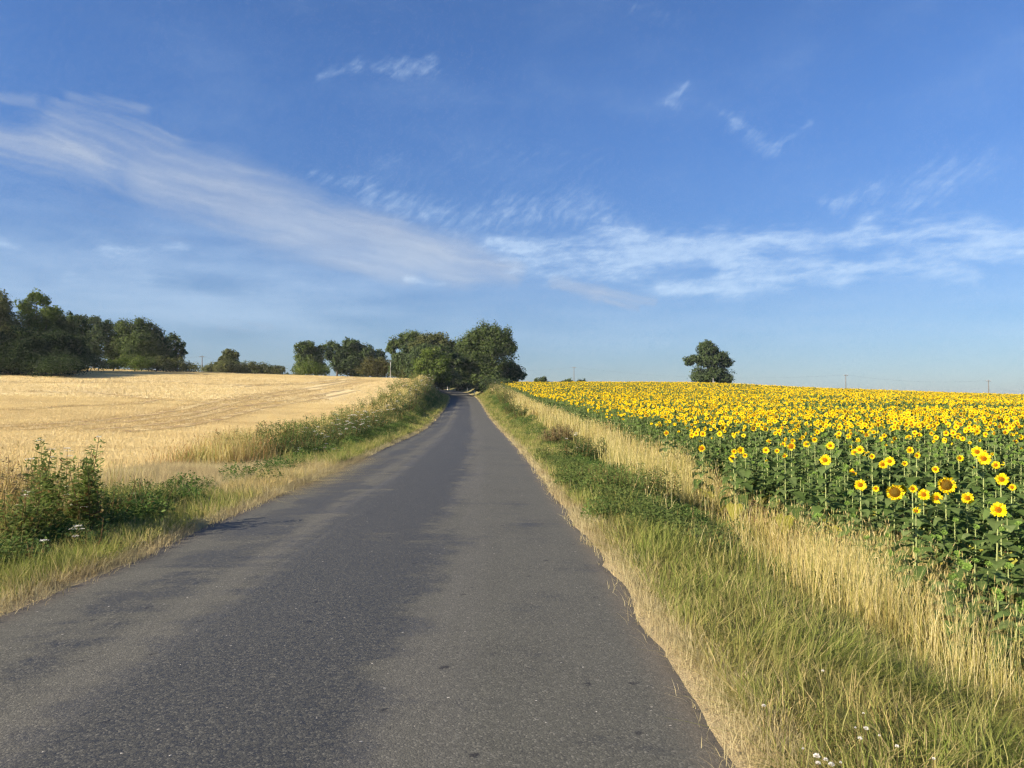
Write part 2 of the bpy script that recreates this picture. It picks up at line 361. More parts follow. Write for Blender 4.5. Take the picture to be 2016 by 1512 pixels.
def build_clouds():
    a_, e_ = np.arange(-54, 54.01, .09), np.arange(.2, 40, .09); A, E = np.meshgrid(a_, e_)
    g, wv, veil = cloud_fields(A, E); fade = np.clip((54-np.abs(A))/8, 0, 1)*np.clip((40-E)/6, 0, 1)
    RD = 9500.0; ca = np.cos(np.radians(E))
    V = np.stack([RD*ca*np.sin(np.radians(A)), RD*ca*np.cos(np.radians(A)), RD*np.sin(np.radians(E))], -1).reshape(-1, 3)
    n = len(a_); i0 = (np.arange(len(e_)-1)[:, None]*n+np.arange(n-1)).ravel()
    mb = MB(); mb.add(V, np.stack([i0, i0+n, i0+n+1, i0+1], 1), None, 0, dens_g=(g*fade).ravel(), dens_w=(wv*fade).ravel(), dens_v=(veil*fade).ravel())
    m = bpy.data.materials.new('cirrus'); m.use_nodes = True; m.node_tree.nodes.clear(); t = NT(m.node_tree)
    A_ = lambda k: t.add('ShaderNodeAttribute', attribute_name=k).outputs['Fac']
    G, W_, VV = A_('dens_g'), A_('dens_w'), A_('dens_v')
    inv = t.m('MULTIPLY', t.m('MULTIPLY', t.m('SUBTRACT', 1, G), t.m('SUBTRACT', 1, W_)), t.m('SUBTRACT', 1, VV))
    al = t.m('SUBTRACT', 1, inv, None, True)
    WV = t.m('ADD', W_, t.m('MULTIPLY', VV, .8))
    c = t.mix(t.m('DIVIDE', WV, t.m('ADD', t.m('ADD', G, WV), .0001), None, True), (.20, .238, .305), (.32, .40, .485))
    d = t.add('ShaderNodeEmission'); t.l.new(c, d.inputs[0]); tr = t.add('ShaderNodeBsdfTransparent')
    mx = t.add('ShaderNodeMixShader'); t.l.new(al, mx.inputs[0]); t.l.new(tr.outputs[0], mx.inputs[1]); t.l.new(d.outputs[0], mx.inputs[2])
    o = t.add('ShaderNodeOutputMaterial'); t.l.new(mx.outputs[0], o.inputs[0])
    ob = mb.obj('sky_clouds', m, smooth=True); tag(ob, kind='structure')
if "bpy" in globals(): build_clouds()
# ================================================================== terrain
def ss(x, a, b):
    t = np.clip((np.asarray(x, float)-a)/(b-a), 0, 1); return t*t*(3-2*t)
def pchip(xk, yk):
    """smooth monotone interpolation through keys"""
    xk = np.array(xk, float); yk = np.array(yk, float); h = np.diff(xk); d = np.diff(yk)/h
    mk = np.zeros(len(xk)); mk[0] = d[0]; mk[-1] = d[-1]
    for i in range(1, len(xk)-1):
        mk[i] = 0 if d[i-1]*d[i] <= 0 else (h[i-1]+h[i])*3/((2*h[i]+h[i-1])/d[i-1]+(h[i]+2*h[i-1])/d[i])
    def f(x):
        x = np.clip(np.asarray(x, float), xk[0], xk[-1]); i = np.clip(np.searchsorted(xk, x)-1, 0, len(h)-1)
        t = (x-xk[i])/h[i]; t2 = t*t; t3 = t2*t
        return (2*t3-3*t2+1)*yk[i]+(t3-2*t2+t)*h[i]*mk[i]+(-2*t3+3*t2)*yk[i+1]+(t3-t2)*h[i]*mk[i+1]
    return f
road_ctrl = [(-1.35, -60), (-1.42, -30), (-1.45, -8), (-1.47, 3), (-1.5, 7), (-1.7, 13), (-2.02, 22), (-3.05, 45), (-5.07, 80), (-7.0, 112), (-9.6, 145), (-12.6, 165), (-18, 184), (-28, 200), (-44, 213), (-75, 226), (-130, 238)]
pr = np.array(road_ctrl, float); tt = np.concatenate([[0], np.cumsum(np.linalg.norm(np.diff(pr, axis=0), axis=1))])
fx, fy = pchip(tt, pr[:, 0]), pchip(tt, pr[:, 1])
ST = np.unique(np.concatenate([np.linspace(0, 100, 180), np.linspace(100, tt[-1], 130)])); RX, RY = fx(ST), fy(ST)
HW = 2.45                                                   # half width of the road
zroad = pchip([-60, 0, 20, 45, 62, 80, 110, 144, 150, 165, 184, 200, 215, 240], [0, 0, 0, -.05, .1, .53, 1.5, 2.94, 3.2, 4.05, 5.0, 5.5, 5.9, 6.1])
def road_so(x, y):
    """signed distance from the road's centre line (right positive) and the line's y there"""
    x = np.atleast_1d(np.asarray(x, float)); y = np.atleast_1d(np.asarray(y, float)); sh = x.shape; x = x.ravel(); y = y.ravel()
    best = np.full(len(x), 1e9); sg = np.zeros(len(x)); yc = np.zeros(len(x))
    step = 6; keys = list(range(0, len(RX)-1, step))+[len(RX)-1]; keys = sorted(set(keys))
    for i, j in zip(keys[:-1], keys[1:]):
        ax, ay, bx, by = RX[i], RY[i], RX[j], RY[j]; dx, dy = bx-ax, by-ay; L2 = dx*dx+dy*dy
        t = np.clip(((x-ax)*dx+(y-ay)*dy)/L2, 0, 1); qx, qy = ax+t*dx, ay+t*dy
        d = np.hypot(x-qx, y-qy); m = d < best
        best[m] = d[m]; sg[m] = np.sign((x-ax)*dy-(y-ay)*dx)[m]; yc[m] = qy[m]
    # smooth centre line for the straight part
    far = (y < 140)
    s = best*np.where(sg == 0, 1, sg)
    return s.reshape(sh), yc.reshape(sh)
def vnoise(x, y, sc, seed=0):
    x = np.asarray(x, float)/sc; y = np.asarray(y, float)/sc; xi = np.floor(x).astype(np.int64); yi = np.floor(y).astype(np.int64); fx_ = x-xi; fy_ = y-yi
    def hsh(a, b):
        n = (a*374761393+b*668265263+seed*974634777) & 0x7fffffff; n = ((n ^ (n >> 13))*1274126177) & 0x7fffffff
        return ((n ^ (n >> 16)) & 0xffff)/65535.0
    u = fx_*fx_*(3-2*fx_); v = fy_*fy_*(3-2*fy_)
    return (hsh(xi, yi)*(1-u)+hsh(xi+1, yi)*u)*(1-v)+(hsh(xi, yi+1)*(1-u)+hsh(xi+1, yi+1)*u)*v
def fnoise(x, y, sc, seed=0): return (vnoise(x, y, sc, seed)+.5*vnoise(x, y, sc/2.1, seed+5)+.25*vnoise(x, y, sc/4.3, seed+9))/1.75
fR = pchip([-60, 0, 8, 15, 21, 30, 45, 80, 120, 165, 200, 300, 600, 1500, 6000], [-.9, -.9, -.9, -.72, -.5, -.25, .1, 1.25, 3.0, 5.1, 5.6, 5.2, 2, -12, -60])
fL = pchip([-60, 0, 10, 25, 45, 80, 125, 150, 180, 220, 300, 600, 1500, 6000], [0, 0, 0, .1, .95, 3.0, 6.1, 7.2, 8.0, 7.9, 7.0, 2, -12, -60])
def H(x, y, road_cut=False):
    x = np.asarray(x, float); y = np.asarray(y, float); shp = np.broadcast(x, y).shape
    x = np.broadcast_to(x, shp).ravel(); y = np.broadcast_to(y, shp).ravel()
    s, yc = road_so(x, y); e = np.abs(s)-HW
    zr = zroad(yc)-.02*np.clip(np.abs(s), 0, HW)
    far = ss(y, 10, 60)
    zR = fR(y)-far*.034*np.maximum(0, x-28)**1.0*ss(x, 20, 60)-.000*x
    zL = fL(y)+far*.030*np.clip(-x-45, -45, 60)
    zl_lim = ss(np.abs(x), 150, 900)*8
    f = np.where(s > 0, zR, zL)-zl_lim
    wR = ss(e, .5, 3.7); wL = np.where(y < 60, ss(e, .6, 4.0), ss(e, 1.0, 5.0))
    wt = np.where(s > 0, wR, wL)
    z = zr*(1-wt)+f*wt
    # shallow roadside dip on the left before the field, bank swell further on
    z = z+np.where(s < 0, .25*np.exp(-((e-2.6)/1.3)**2)*ss(y, 22, 40), .12*np.exp(-((e-3.2)/1.2)**2)*ss(y, 22, 50))
    rough = ss(e, .2, 1.5)
    z = z+rough*((fnoise(x, y, 3.1, 3)-.5)*.10+(fnoise(x, y, .7, 8)-.5)*.035)
    z = z+ss(e, 6, 30)*(fnoise(x, y, 26, 4)-.5)*.45*ss(y, 20, 70)
    if road_cut: z = z-.007*(1-ss(e, -.05, .12))
    return z.reshape(shp)
def zat(x, y): return float(H(np.array([x]), np.array([y]))[0])
def ray(px, py):
    u = (px-1008)/F; v = (756-py)/F; return np.array([u, math.cos(PITCH)-v*math.sin(PITCH), math.sin(PITCH)+v*math.cos(PITCH)])
def at(px, py, y):
    d = ray(px, py); k = y/d[1]; return np.array([d[0]*k, y, EYE+d[2]*k])
def hit(px, py, y0=3, y1=260, dz=0):
    d = ray(px, py); ys = np.linspace(y0, y1, 1600); xs = d[0]/d[1]*ys; zs = EYE+d[2]/d[1]*ys
    k = np.nonzero(zs < H(xs, ys)+dz)[0]
    return (xs[k[0]], ys[k[0]]) if len(k) else (xs[-1], ys[-1])

def axis(lo, hi, near, growth, c=0.0, first=.25):
    a = [c]; st = first
    while a[-1] < hi: a.append(a[-1]+st); st = st if abs(a[-1]-c) < near else st*growth
    b = [c]; st = first
    while b[-1] > lo: b.append(b[-1]-st); st = st if abs(b[-1]-c) < near else st*growth
    return np.array(sorted(set(b[::-1]+a)))
gx = axis(-4200, 4200, 11, 1.035, -1.0, .22); gy = axis(-160, 6000, 22, 1.016, 10.0, .3)
GX, GY = np.meshgrid(gx, gy); GZ = H(GX, GY, True)
nx_, ny_ = len(gx), len(gy); ii = (np.arange(ny_-1)[:, None]*nx_+np.arange(nx_-1)).ravel()
gS, _ = road_so(GX, GY); gE = np.abs(gS)-HW
def field_edge_R(y): return 2.75+2.1*ss(y, 4, 19)+.4*ss(y, 50, 90)
def field_edge_L(y): return np.where(y < 20.5, 3.2, 4.6)+0*y
# what covers the ground: 0..1 weights of stubble field and of ploughed sunflower soil
jit = (fnoise(GX, GY, 1.2, 21)-.5)*.8
stub = np.where(gS < 0, ss(gE+jit, field_edge_L(GY)-.9, field_edge_L(GY)), 0)
stub = np.maximum(stub, np.where((gS < 0) & (gE > .25), np.exp(-((GY-17.5)/3.2)**4), 0))
soil = np.where(gS > 0, ss(gE+jit, field_edge_R(GY)-.7, field_edge_R(GY)-.1), 0)
edge = np.exp(-(np.clip(gE, 0, 9)/.38)**2)
back = ss(GY, 205, 235)
gm = MB(); gm.add(np.stack([GX, GY, GZ], -1).reshape(-1, 3), np.stack([ii, ii+1, ii+nx_+1, ii+nx_], 1), None, 0,
                  stub=(stub*(1-back)).ravel(), soil=(soil*(1-back)).ravel(), edge=edge.ravel())
def ground_mat():
    m = bpy.data.materials.new('ground'); m.use_nodes = True; m.node_tree.nodes.clear(); t = NT(m.node_tree)
    co = t.add('ShaderNodeTexCoord').outputs['Object']
    A = lambda n: t.add('ShaderNodeAttribute', attribute_name=n).outputs['Fac']
    n1 = t.noise(co, 1.3, 6, .6); n2 = t.noise(co, 14, 6, .65); n3 = t.noise(co, 90, 4, .6); n4 = t.noise(co, .09, 5, .6)
    verge = t.mix(t.ramp(n2, .3, .7), (.19, .16, .07), (.32, .27, .13))
    verge = t.mix(t.ramp(n1, .35, .65), verge, (.17, .18, .06))
    litter = t.mix(t.ramp(n3, .3, .7), (.56, .44, .22), (.82, .68, .38))
    litter = t.mix(t.m('MULTIPLY', t.ramp(n2, .5, .75), .35), litter, (.44, .32, .15))
    litter = t.mix(t.m('MULTIPLY', t.ramp(n4, .35, .65), .45), litter, (.84, .69, .34))
    soil_ = t.mix(t.ramp(n2, .35, .65), (.20, .115, .06), (.33, .2, .11))
    soil_ = t.mix(t.ramp(n3, .55, .7), soil_, (.42, .28, .16))
    straw = t.mix(t.ramp(n3, .3, .7), (.36, .28, .15), (.56, .46, .27))
    c = t.mix(A('edge'), verge, straw); c = t.mix(A('stub'), c, litter); c = t.mix(A('soil'), c, soil_)
    d = t.add('ShaderNodeBsdfPrincipled'); d.inputs['Roughness'].default_value = .95; d.inputs['Specular IOR Level'].default_value = .1
    t.l.new(c, d.inputs['Base Color'])
    b = t.add('ShaderNodeBump'); b.inputs['Strength'].default_value = .8; b.inputs['Distance'].default_value = .04
    t.l.new(t.m('ADD', n2, t.m('MULTIPLY', n3, .5)), b.inputs['Height']); t.l.new(b.outputs[0], d.inputs['Normal'])
    o = t.add('ShaderNodeOutputMaterial'); t.l.new(d.outputs[0], o.inputs[0]); return m
ground = gm.obj('ground', ground_mat(), smooth=True); tag(ground, kind='structure')

# ------------------------------------------------------------------ road
def road_mat():
    m = bpy.data.materials.new('asphalt'); m.use_nodes = True; m.node_tree.nodes.clear(); t = NT(m.node_tree)
    co = t.add('ShaderNodeTexCoord').outputs['Object']
    s = t.add('ShaderNodeAttribute', attribute_name='side').outputs['Fac']
    n_ag = t.add('ShaderNodeTexVoronoi'); t.l.new(co, n_ag.inputs['Vector']); n_ag.inputs['Scale'].default_value = 95
    cell = t.add('ShaderNodeSeparateColor'); t.l.new(n_ag.outputs['Color'], cell.inputs[0])
    n_f = t.noise(co, 210, 3, .6); n_m = t.noise(co, 26, 5, .65); n_l = t.noise(co, 1.15, 7, .6, .3); n_x = t.noise(t.vm('MULTIPLY', co, (.95, .8, 1)), .95, 9, .68, .4); n_b = t.noise(t.vm('MULTIPLY', co, (.9, .16, 1)), .9, 4, .5)
    n_t = t.noise(t.vm('MULTIPLY', co, (.7, 3.4, 1)), 1.1, 7, .62, .3)
    n_long = t.noise(t.vm('MULTIPLY', co, (3.2, .10, 1)), 1, 5, .6)
    basec = t.mix(t.ramp(n_m, .3, .7), (.061, .0615, .051), (.092, .092, .075))
    basec = t.mix(t.ramp(n_l, .3, .7), basec, (.084, .084, .069))
    # bleeding tar patches, strongest along the middle and the left wheel path
    mid = t.m('MAXIMUM', t.ramp(t.m('ABSOLUTE', t.m('ADD', s, .1)), 1.3, .2), t.m('MULTIPLY', t.ramp(t.m('ABSOLUTE', t.m('ADD', s, 1.6)), .7, .1), .55))
    patch = t.ramp(t.m('ADD', t.m('ADD', t.m('ADD', t.m('MULTIPLY', n_x, .50), t.m('MULTIPLY', n_t, .30)), t.m('MULTIPLY', n_b, .20)), t.m('MULTIPLY', mid, .20)), .51, .635)
    patch = t.m('MULTIPLY', patch, t.ramp(t.m('ADD', n_m, t.m('MULTIPLY', cell.outputs[0], .25)), .35, .75, 1.0, .45))
    basec = t.mix(t.m('MULTIPLY', patch, .9), basec, (.022, .0235, .027))
    # wheel paths worn slightly paler
    wp = t.m('MULTIPLY', t.ramp(t.m('ABSOLUTE', t.m('SUBTRACT', t.m('ABSOLUTE', s), .95)), .45, .1), t.ramp(n_long, .35, .65))
    basec = t.mix(t.m('MULTIPLY', wp, .35), basec, (.118, .115, .103))
    # aggregate
    stone = t.ramp(cell.outputs[0], .72, 1.0)
    basec = t.mix(t.m('MULTIPLY', stone, t.ramp(patch, 0, 1, .5, .16)), basec, (.20, .195, .165))
    pit = t.ramp(cell.outputs[1], .62, 1.0); basec = t.mix(t.m('MULTIPLY', pit, .45), basec, (.024, .024, .025))
    white = t.ramp(cell.outputs[2], .9992, .9998); basec = t.mix(white, basec, (.42, .40, .35))
    # tar spots
    vs_ = t.add('ShaderNodeTexVoronoi'); t.l.new(t.vm('ADD', co, t.vm('MULTIPLY', t.comb(n_m, n_m, 0), (.15, .15, 0))), vs_.inputs['Vector']); vs_.inputs['Scale'].default_value = 3.6
    sc = t.add('ShaderNodeSeparateColor'); t.l.new(vs_.outputs['Color'], sc.inputs[0])
    spot = t.m('MULTIPLY', t.ramp(vs_.outputs['Distance'], .12, .05), t.ramp(sc.outputs[0], .50, .54))
    basec = t.mix(t.m('MULTIPLY', spot, .85), basec, (.016, .016, .018))
    # dusty outer edge
    ed = t.ramp(t.m('ADD', t.m('ABSOLUTE', s), t.m('MULTIPLY', n_m, .3)), 2.35, 2.68); basec = t.mix(t.m('MULTIPLY', ed, .6), basec, (.14, .115, .085))
    d = t.add('ShaderNodeBsdfPrincipled'); t.l.new(basec, d.inputs['Base Color'])
    t.l.new(t.ramp(patch, 0, 1, .82, .55), d.inputs['Roughness']); d.inputs['Specular IOR Level'].default_value = .35
    b = t.add('ShaderNodeBump'); b.inputs['Strength'].default_value = .35; b.inputs['Distance'].default_value = .005
    t.l.new(t.m('ADD', t.m('MULTIPLY', n_ag.outputs['Distance'], -1.2), n_f), b.inputs['Height']); t.l.new(b.outputs[0], d.inputs['Normal'])
    o = t.add('ShaderNodeOutputMaterial'); t.l.new(d.outputs[0], o.inputs[0]); return m
sts = np.unique(np.concatenate([np.arange(35, 130, .12), np.arange(130, tt[-1], .8), np.arange(0, 35, .8)])); cx_, cy_ = fx(sts), fy(sts)
kf = np.ones(9)/9
# tangent of the smoothed line
tx, ty = np.gradient(cx_, sts), np.gradient(cy_, sts); L_ = np.hypot(tx, ty); nxr, nyr = ty/L_, -tx/L_
S = np.array([-1.0, -.985, -.9, -.7, -.45, -.2, 0, .2, .45, .7, .9, .985, 1.0]); V = []; SA = []
near = sts < 200
for k, f_ in enumerate(S):
    off = HW*f_
    if abs(f_) > .95:
        j = (fnoise(sts, sts*0+(50 if f_ < 0 else 90), .9, 31)-.5)*.16+(fnoise(sts, sts*0+20+f_, .22, 33)-.5)*.09
        off = off+np.sign(f_)*j
    off = off*np.ones(len(sts)); X = cx_+nxr*off; Y = cy_+nyr*off
    Z = zroad(Y if False else cy_)-.02*np.abs(off)+.004+(fnoise(X, Y, 2.2, 41)-.5)*.012
    V.append(np.stack([X, Y, Z], 1)); SA.append(off)
# broken vertical rim on either side
for e_, src in ((-1, 0), (1, len(S)-1)):
    v = V[src].copy(); v[:, 0] += nxr*e_*.12; v[:, 1] += nyr*e_*.12; v[:, 2] -= .016
    if e_ < 0: V.insert(0, v); SA.insert(0, SA[0])
    else: V.append(v); SA.append(SA[-1])
nc = len(V); V = np.stack(V, 1); n = len(sts); i0 = (np.arange(n-1)[:, None]*nc+np.arange(nc-1)).ravel()
rm = MB(); rm.add(V.reshape(-1, 3), np.stack([i0, i0+1, i0+nc+1, i0+nc], 1), None, 0, side=np.stack(SA, 1).ravel())
road = rm.obj('road', road_mat(), smooth=True); tag(road, kind='structure')

# ------------------------------------------------------------------ tyre tracks pressed into the stubble
def ribbon(mb, pts, half, lift):
    pts = np.array(pts); d = nrm(np.gradient(pts, axis=0)); nn = np.stack([d[:, 1], -d[:, 0]], 1)
    rows = []
    for k in (-1, -.3, .3, 1):
        w_ = half*k*(1+.5*(fnoise(np.arange(len(pts))*1.0, pts[:, 0]*0+k*9, 2.3, 5)-.5))
        p = pts+nn*w_[:, None]; rows.append(np.concatenate([p, (H(p[:, 0], p[:, 1])+lift)[:, None]], 1))
    V = np.stack(rows, 1); n = len(pts); i0 = (np.arange(n-1)[:, None]*4+np.arange(3)).ravel()
    mb.add(V.reshape(-1, 3), np.stack([i0, i0+1, i0+5, i0+4], 1))
tracks_px = [[(725, 748), (703, 751), (651, 761), (598, 768), (510, 781), (440, 793), (350, 813), (226, 829), (100, 838), (0, 845)],
             [(560, 779), (500, 783), (400, 792), (310, 787), (240, 779), (160, 772), (40, 770)],
             [(690, 768), (600, 786), (480, 806), (330, 838), (200, 850)],
             [(310, 787), (270, 795), (120, 801), (0, 808)], [(0, 752), (140, 754), (330, 751), (420, 758)], [(470, 760), (560, 757), (640, 753), (700, 744)]]
tm_ = MB(); track_lines = []
for ti, tp in enumerate(tracks_px):
    P = np.array([hit(a, b, 18, 190) for a, b in tp]); P = P[np.concatenate([[True], np.linalg.norm(np.diff(P, axis=0), axis=1) > .5])]
    L = np.concatenate([[0], np.cumsum(np.linalg.norm(np.diff(P, axis=0), axis=1))]); q = np.arange(0, L[-1], .8)
    P = np.stack([pchip(L, P[:, 0])(q), pchip(L, P[:, 1])(q)], 1); d = nrm(np.gradient(P, axis=0)); nn = np.stack([d[:, 1], -d[:, 0]], 1)
    for o_ in ((-.95, .95) if ti in (0, 2, 5) else (0,)):
        Q_ = P+nn*o_; track_lines.append(Q_)
        ok = fnoise(Q_[:, 0], Q_[:, 1], 5.0, 77+ti) > -1
        run = np.split(np.arange(len(Q_)), np.nonzero(np.diff(ok.astype(int)))[0]+1)
        for rr_ in run:
            if ok[rr_[0]] and len(rr_) > 3: ribbon(tm_, Q_[rr_], .34 if ti in (0, 2, 5) else .26, .03)
trk = tm_.obj('tyre_tracks', simple_mat('trampled_straw', (.30, .20, .085), .95, (.62, .49, .22), 1.1)); tag(trk, kind='structure')
# ================================================================== grass, straw, ground cover
def zrot(n): r_ = np.zeros((n, 3)); r_[:, 2] = rng.random(n)*2*math.pi; return r_
def place(X, Y, sink=0.0): return np.stack([X, Y, H(X, Y)-sink], 1)
def inview(X, Y, pad=.30): return (np.abs(X)/np.maximum(Y, .5) < .69+pad+1.2/np.maximum(Y, 1)) & (Y > 1.2)
def along_road(n, y0, y1, e0, e1, side, bias=0.0):
    """random spots by distance from the road edge; more of them near the camera"""
    u = rng.random(n); Y = y0*(y1/y0)**u if bias > 0 else y0+(y1-y0)*u
    e = rng.uniform(e0, e1, n); xc = np.interp(Y, RY[RY < 150], RX[RY < 150]); X = xc+side*(HW+e)
    return X, Y, e
def src(mb, name, mat): return mb.mesh(name, mat)

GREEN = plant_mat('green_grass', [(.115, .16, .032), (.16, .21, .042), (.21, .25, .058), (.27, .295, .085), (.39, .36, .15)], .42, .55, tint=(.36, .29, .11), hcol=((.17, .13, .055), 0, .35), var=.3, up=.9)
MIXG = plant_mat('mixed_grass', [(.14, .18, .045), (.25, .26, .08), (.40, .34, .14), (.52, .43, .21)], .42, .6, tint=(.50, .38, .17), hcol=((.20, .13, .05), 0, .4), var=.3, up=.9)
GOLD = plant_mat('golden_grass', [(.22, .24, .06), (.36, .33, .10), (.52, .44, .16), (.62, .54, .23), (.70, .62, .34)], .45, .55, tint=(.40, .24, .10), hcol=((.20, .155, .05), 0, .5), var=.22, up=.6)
STRAW = plant_mat('dry_straw', [(.48, .41, .20), (.60, .53, .29), (.70, .63, .37), (.54, .47, .25)], .4, .6, tint=(.36, .25, .13), var=.25, up=1.2)
STUB = plant_mat('stubble_straw', [(.69, .53, .245), (.77, .61, .295), (.83, .68, .345), (.89, .745, .40)], .42, .5, tint=(.52, .38, .18), hcol=((.76, .63, .35), 0, .6), var=.04, up=1.6)
CLOVER = plant_mat('low_leaves', [(.055, .11, .026), (.075, .145, .034), (.105, .18, .045), (.16, .22, .07)], .35, .45, tint=(.16, .17, .06), var=.25, up=.5)

# --- blades are laid out one by one; their number falls and their width grows with distance
def road_x(Y): return np.interp(Y, RY[RY < 150], RX[RY < 150])
def spots(dens, y0, y1, e0, e1, side, ref=5.0, p=1.15):
    """dens per square metre at y = ref, falling as distance^-p"""
    yy = np.linspace(y0, y1, 400); wgt = dens*np.minimum(1, (ref/yy))**p*(e1-e0); cum = np.concatenate([[0], np.cumsum((wgt[1:]+wgt[:-1])/2*np.diff(yy))])
    n = int(cum[-1]); Y = np.interp(rng.random(n)*cum[-1], cum, yy); e = rng.uniform(e0, e1, n); X = road_x(Y)+side*(HW+e)
    k = inview(X, Y); return X[k], Y[k], e[k]
def wd(Y, w0, ref=5.0): return w0*np.maximum(1, Y/ref)**.85
def spread(lo, hi, n): return rng.uniform(lo, hi, n)

fr = MB()
for side in (1, -1):
    X, Y, e = spots(5200, 2.0, 150, -.12, .62, side, 5, 1.2)
    c0 = (.24 if side > 0 else .17)+(fnoise(X*0+side*7, Y, .9, 51)-.5)*.26; keep = rng.random(len(X)) < np.exp(-((e-c0)/(.09+.13*fnoise(X*0+side*3, Y, 1.7, 52)))**2); X, Y, e = X[keep], Y[keep], e[keep]; n = len(X)
    wblades(fr, X, Y, H(X, Y), spread(.05, .17, n)*(1+Y/150), wd(Y, .0032), .9, .9, 0, (rng.random(n)*.45+fnoise(X, Y, .8, 3)*.9-.45).clip(0, 1))
fo = fr.obj('dry_grass_fringe', STRAW); tag(fo, 'pale dry grass fringe along both edges of the tarmac', kind='stuff')

vg = MB()
def verge(dens, y0, y1, e0, e1, side, hs, green, lean=.6, bend=1.0, w0=.0042, ref=5.0, drymod=None):
    X, Y, e = spots(dens, y0, y1, e0, e1, side, ref)
    big = fnoise(X, Y, 1.5, 61+side); mid = fnoise(X, Y, .45, 62+side); sm = fnoise(X, Y, .16, 66)
    keep = rng.random(len(X)) < np.clip(.45+1.1*(sm-.25), .25, 1); X, Y, e, big, mid, sm = (q[keep] for q in (X, Y, e, big, mid, sm)); n = len(X)
    d = green+(big-.5)*2.0+(mid-.5)*.6; m_ = (rng.random(n) > d).astype(int)
    if drymod is not None: 
        dm = drymod(X, Y, e); m_ = np.where(rng.random(n) < dm, 1, m_)
    else: dm = 0
    mat = m_; lnv = lean*(1+1.5*(mid > .62))
    tint = ((mid-.45)*1.2+(rng.random(n)-.5)*.4+.1+dm*.5).clip(0, .9)
    hh = spread(.10, .36, n)*hs*(.7+.6*big)*(.75+.5*sm)*(1+Y/200)
    wblades(vg, X, Y, H(X, Y), hh, wd(Y, w0), lnv, bend, mat, tint, dirv=fnoise(X, Y, .38, 67)*12+fnoise(X, Y, 1.3, 68)*8)
ent = lambda X, Y, e: np.exp(-((Y-17.0)/4.0)**4)*.93
edgedry = lambda X, Y, e: np.clip(.42-e*.9, 0, .4)
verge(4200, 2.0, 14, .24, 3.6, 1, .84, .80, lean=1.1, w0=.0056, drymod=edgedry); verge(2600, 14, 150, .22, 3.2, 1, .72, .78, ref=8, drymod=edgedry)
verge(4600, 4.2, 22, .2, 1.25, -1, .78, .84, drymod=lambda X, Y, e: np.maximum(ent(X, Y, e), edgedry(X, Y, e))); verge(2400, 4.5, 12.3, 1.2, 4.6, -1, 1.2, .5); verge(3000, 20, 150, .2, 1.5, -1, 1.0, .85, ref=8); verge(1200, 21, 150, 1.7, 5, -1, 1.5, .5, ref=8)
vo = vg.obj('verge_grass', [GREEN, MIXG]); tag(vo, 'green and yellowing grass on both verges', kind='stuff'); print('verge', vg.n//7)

tg = MB()
def tall(dens, y0, y1, e0, e1, side, h0, h1, patchy, dry=0.0, ref=5.0, lean=.16, bend=.4, fall=1.0):
    X, Y, e = spots(dens, y0, y1, e0, e1, side, ref); c_ = (e0+e1)/2
    nz = fnoise(X, Y, 1.5, 81+side); sm = fnoise(X, Y, .28, 83); sh_ = (fnoise(X*0+side*5, Y, 2.6, 87)-.5)*(e1-e0)*.55; w_ = np.clip((1-np.abs(e-c_-sh_)/((e1-e0)/2))*2.2, 0, 1)
    keep = rng.random(len(X)) < np.clip((1-patchy)+patchy*(nz-.38)*6, 0, 1)*(.12+.88*w_)*np.clip(.3+1.5*(sm-.3), .1, 1); X, Y, nz, w_ = X[keep], Y[keep], nz[keep], w_[keep]; n = len(X)
    st = rng.random(n) < .5                         # flowering stalks; the others are basal leaves
    hh = np.where(st, spread(h0, h1, n), spread(.10, .42, n))*(.8+.35*nz)*(.75+.3*w_)*(1+Y/500)
    tint = (dry+(fnoise(X, Y, .9, 85)-.5)*1.6+(rng.random(n)-.5)*.3).clip(0, 1)
    wblades(tg, X, Y, H(X, Y), hh, wd(Y, 1.0)*np.where(st, .0036, .0046), np.where(st, lean, .5), np.where(st, bend, .9), 0, tint, head=(st*.22, .08, 1.7), zb=-.08)
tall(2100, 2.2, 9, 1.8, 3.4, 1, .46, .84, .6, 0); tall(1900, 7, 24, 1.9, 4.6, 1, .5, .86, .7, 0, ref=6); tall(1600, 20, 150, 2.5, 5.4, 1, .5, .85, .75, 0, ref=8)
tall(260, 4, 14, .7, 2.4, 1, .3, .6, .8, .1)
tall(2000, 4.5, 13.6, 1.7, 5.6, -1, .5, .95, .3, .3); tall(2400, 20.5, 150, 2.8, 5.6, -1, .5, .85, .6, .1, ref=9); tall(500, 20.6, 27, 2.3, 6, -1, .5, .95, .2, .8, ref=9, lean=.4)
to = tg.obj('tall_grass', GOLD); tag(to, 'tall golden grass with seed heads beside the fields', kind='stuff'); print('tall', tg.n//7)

P, RO, SC, ID, TI = [], [], [], [], []
def addg(X, Y, sc, idx, tint): 
    k = inview(X, Y); n = k.sum()
    P.append(place(X[k], Y[k])); ro = zrot(n); ro[:, :2] = rng.normal(0, .10, (n, 2)); RO.append(ro); SC.append(np.asarray(sc)[k]*rng.uniform(.75, 1.25, n)); ID.append(np.asarray(idx)[k]); TI.append(np.asarray(tint)[k])
# flattened straw and cut grass in the field entrance
n = 2600; Y = rng.uniform(13.4, 23, n); xc = np.interp(Y, RY[:260], RX[:260]); X = xc-HW-rng.uniform(.2, 5.2, n); k = inview(X, Y); X, Y = X[k], Y[k]; n = len(X)
fl = []
for q in range(4):
    mb = MB(); blades(mb, 46, .3, .12, .34, .0065, 3.2, 1.4, disc=True); fl.append(src(mb, 'flattened_straw', STRAW))
ro = zrot(n); scatter('flattened_straw', fl, place(X, Y), ro, rng.uniform(.6, 1.15, n), rng.integers(0, 4, n), 'flattened straw lying in the field entrance', (fnoise(X, Y, 1.0, 91)*1.1-.3).clip(0, 1))

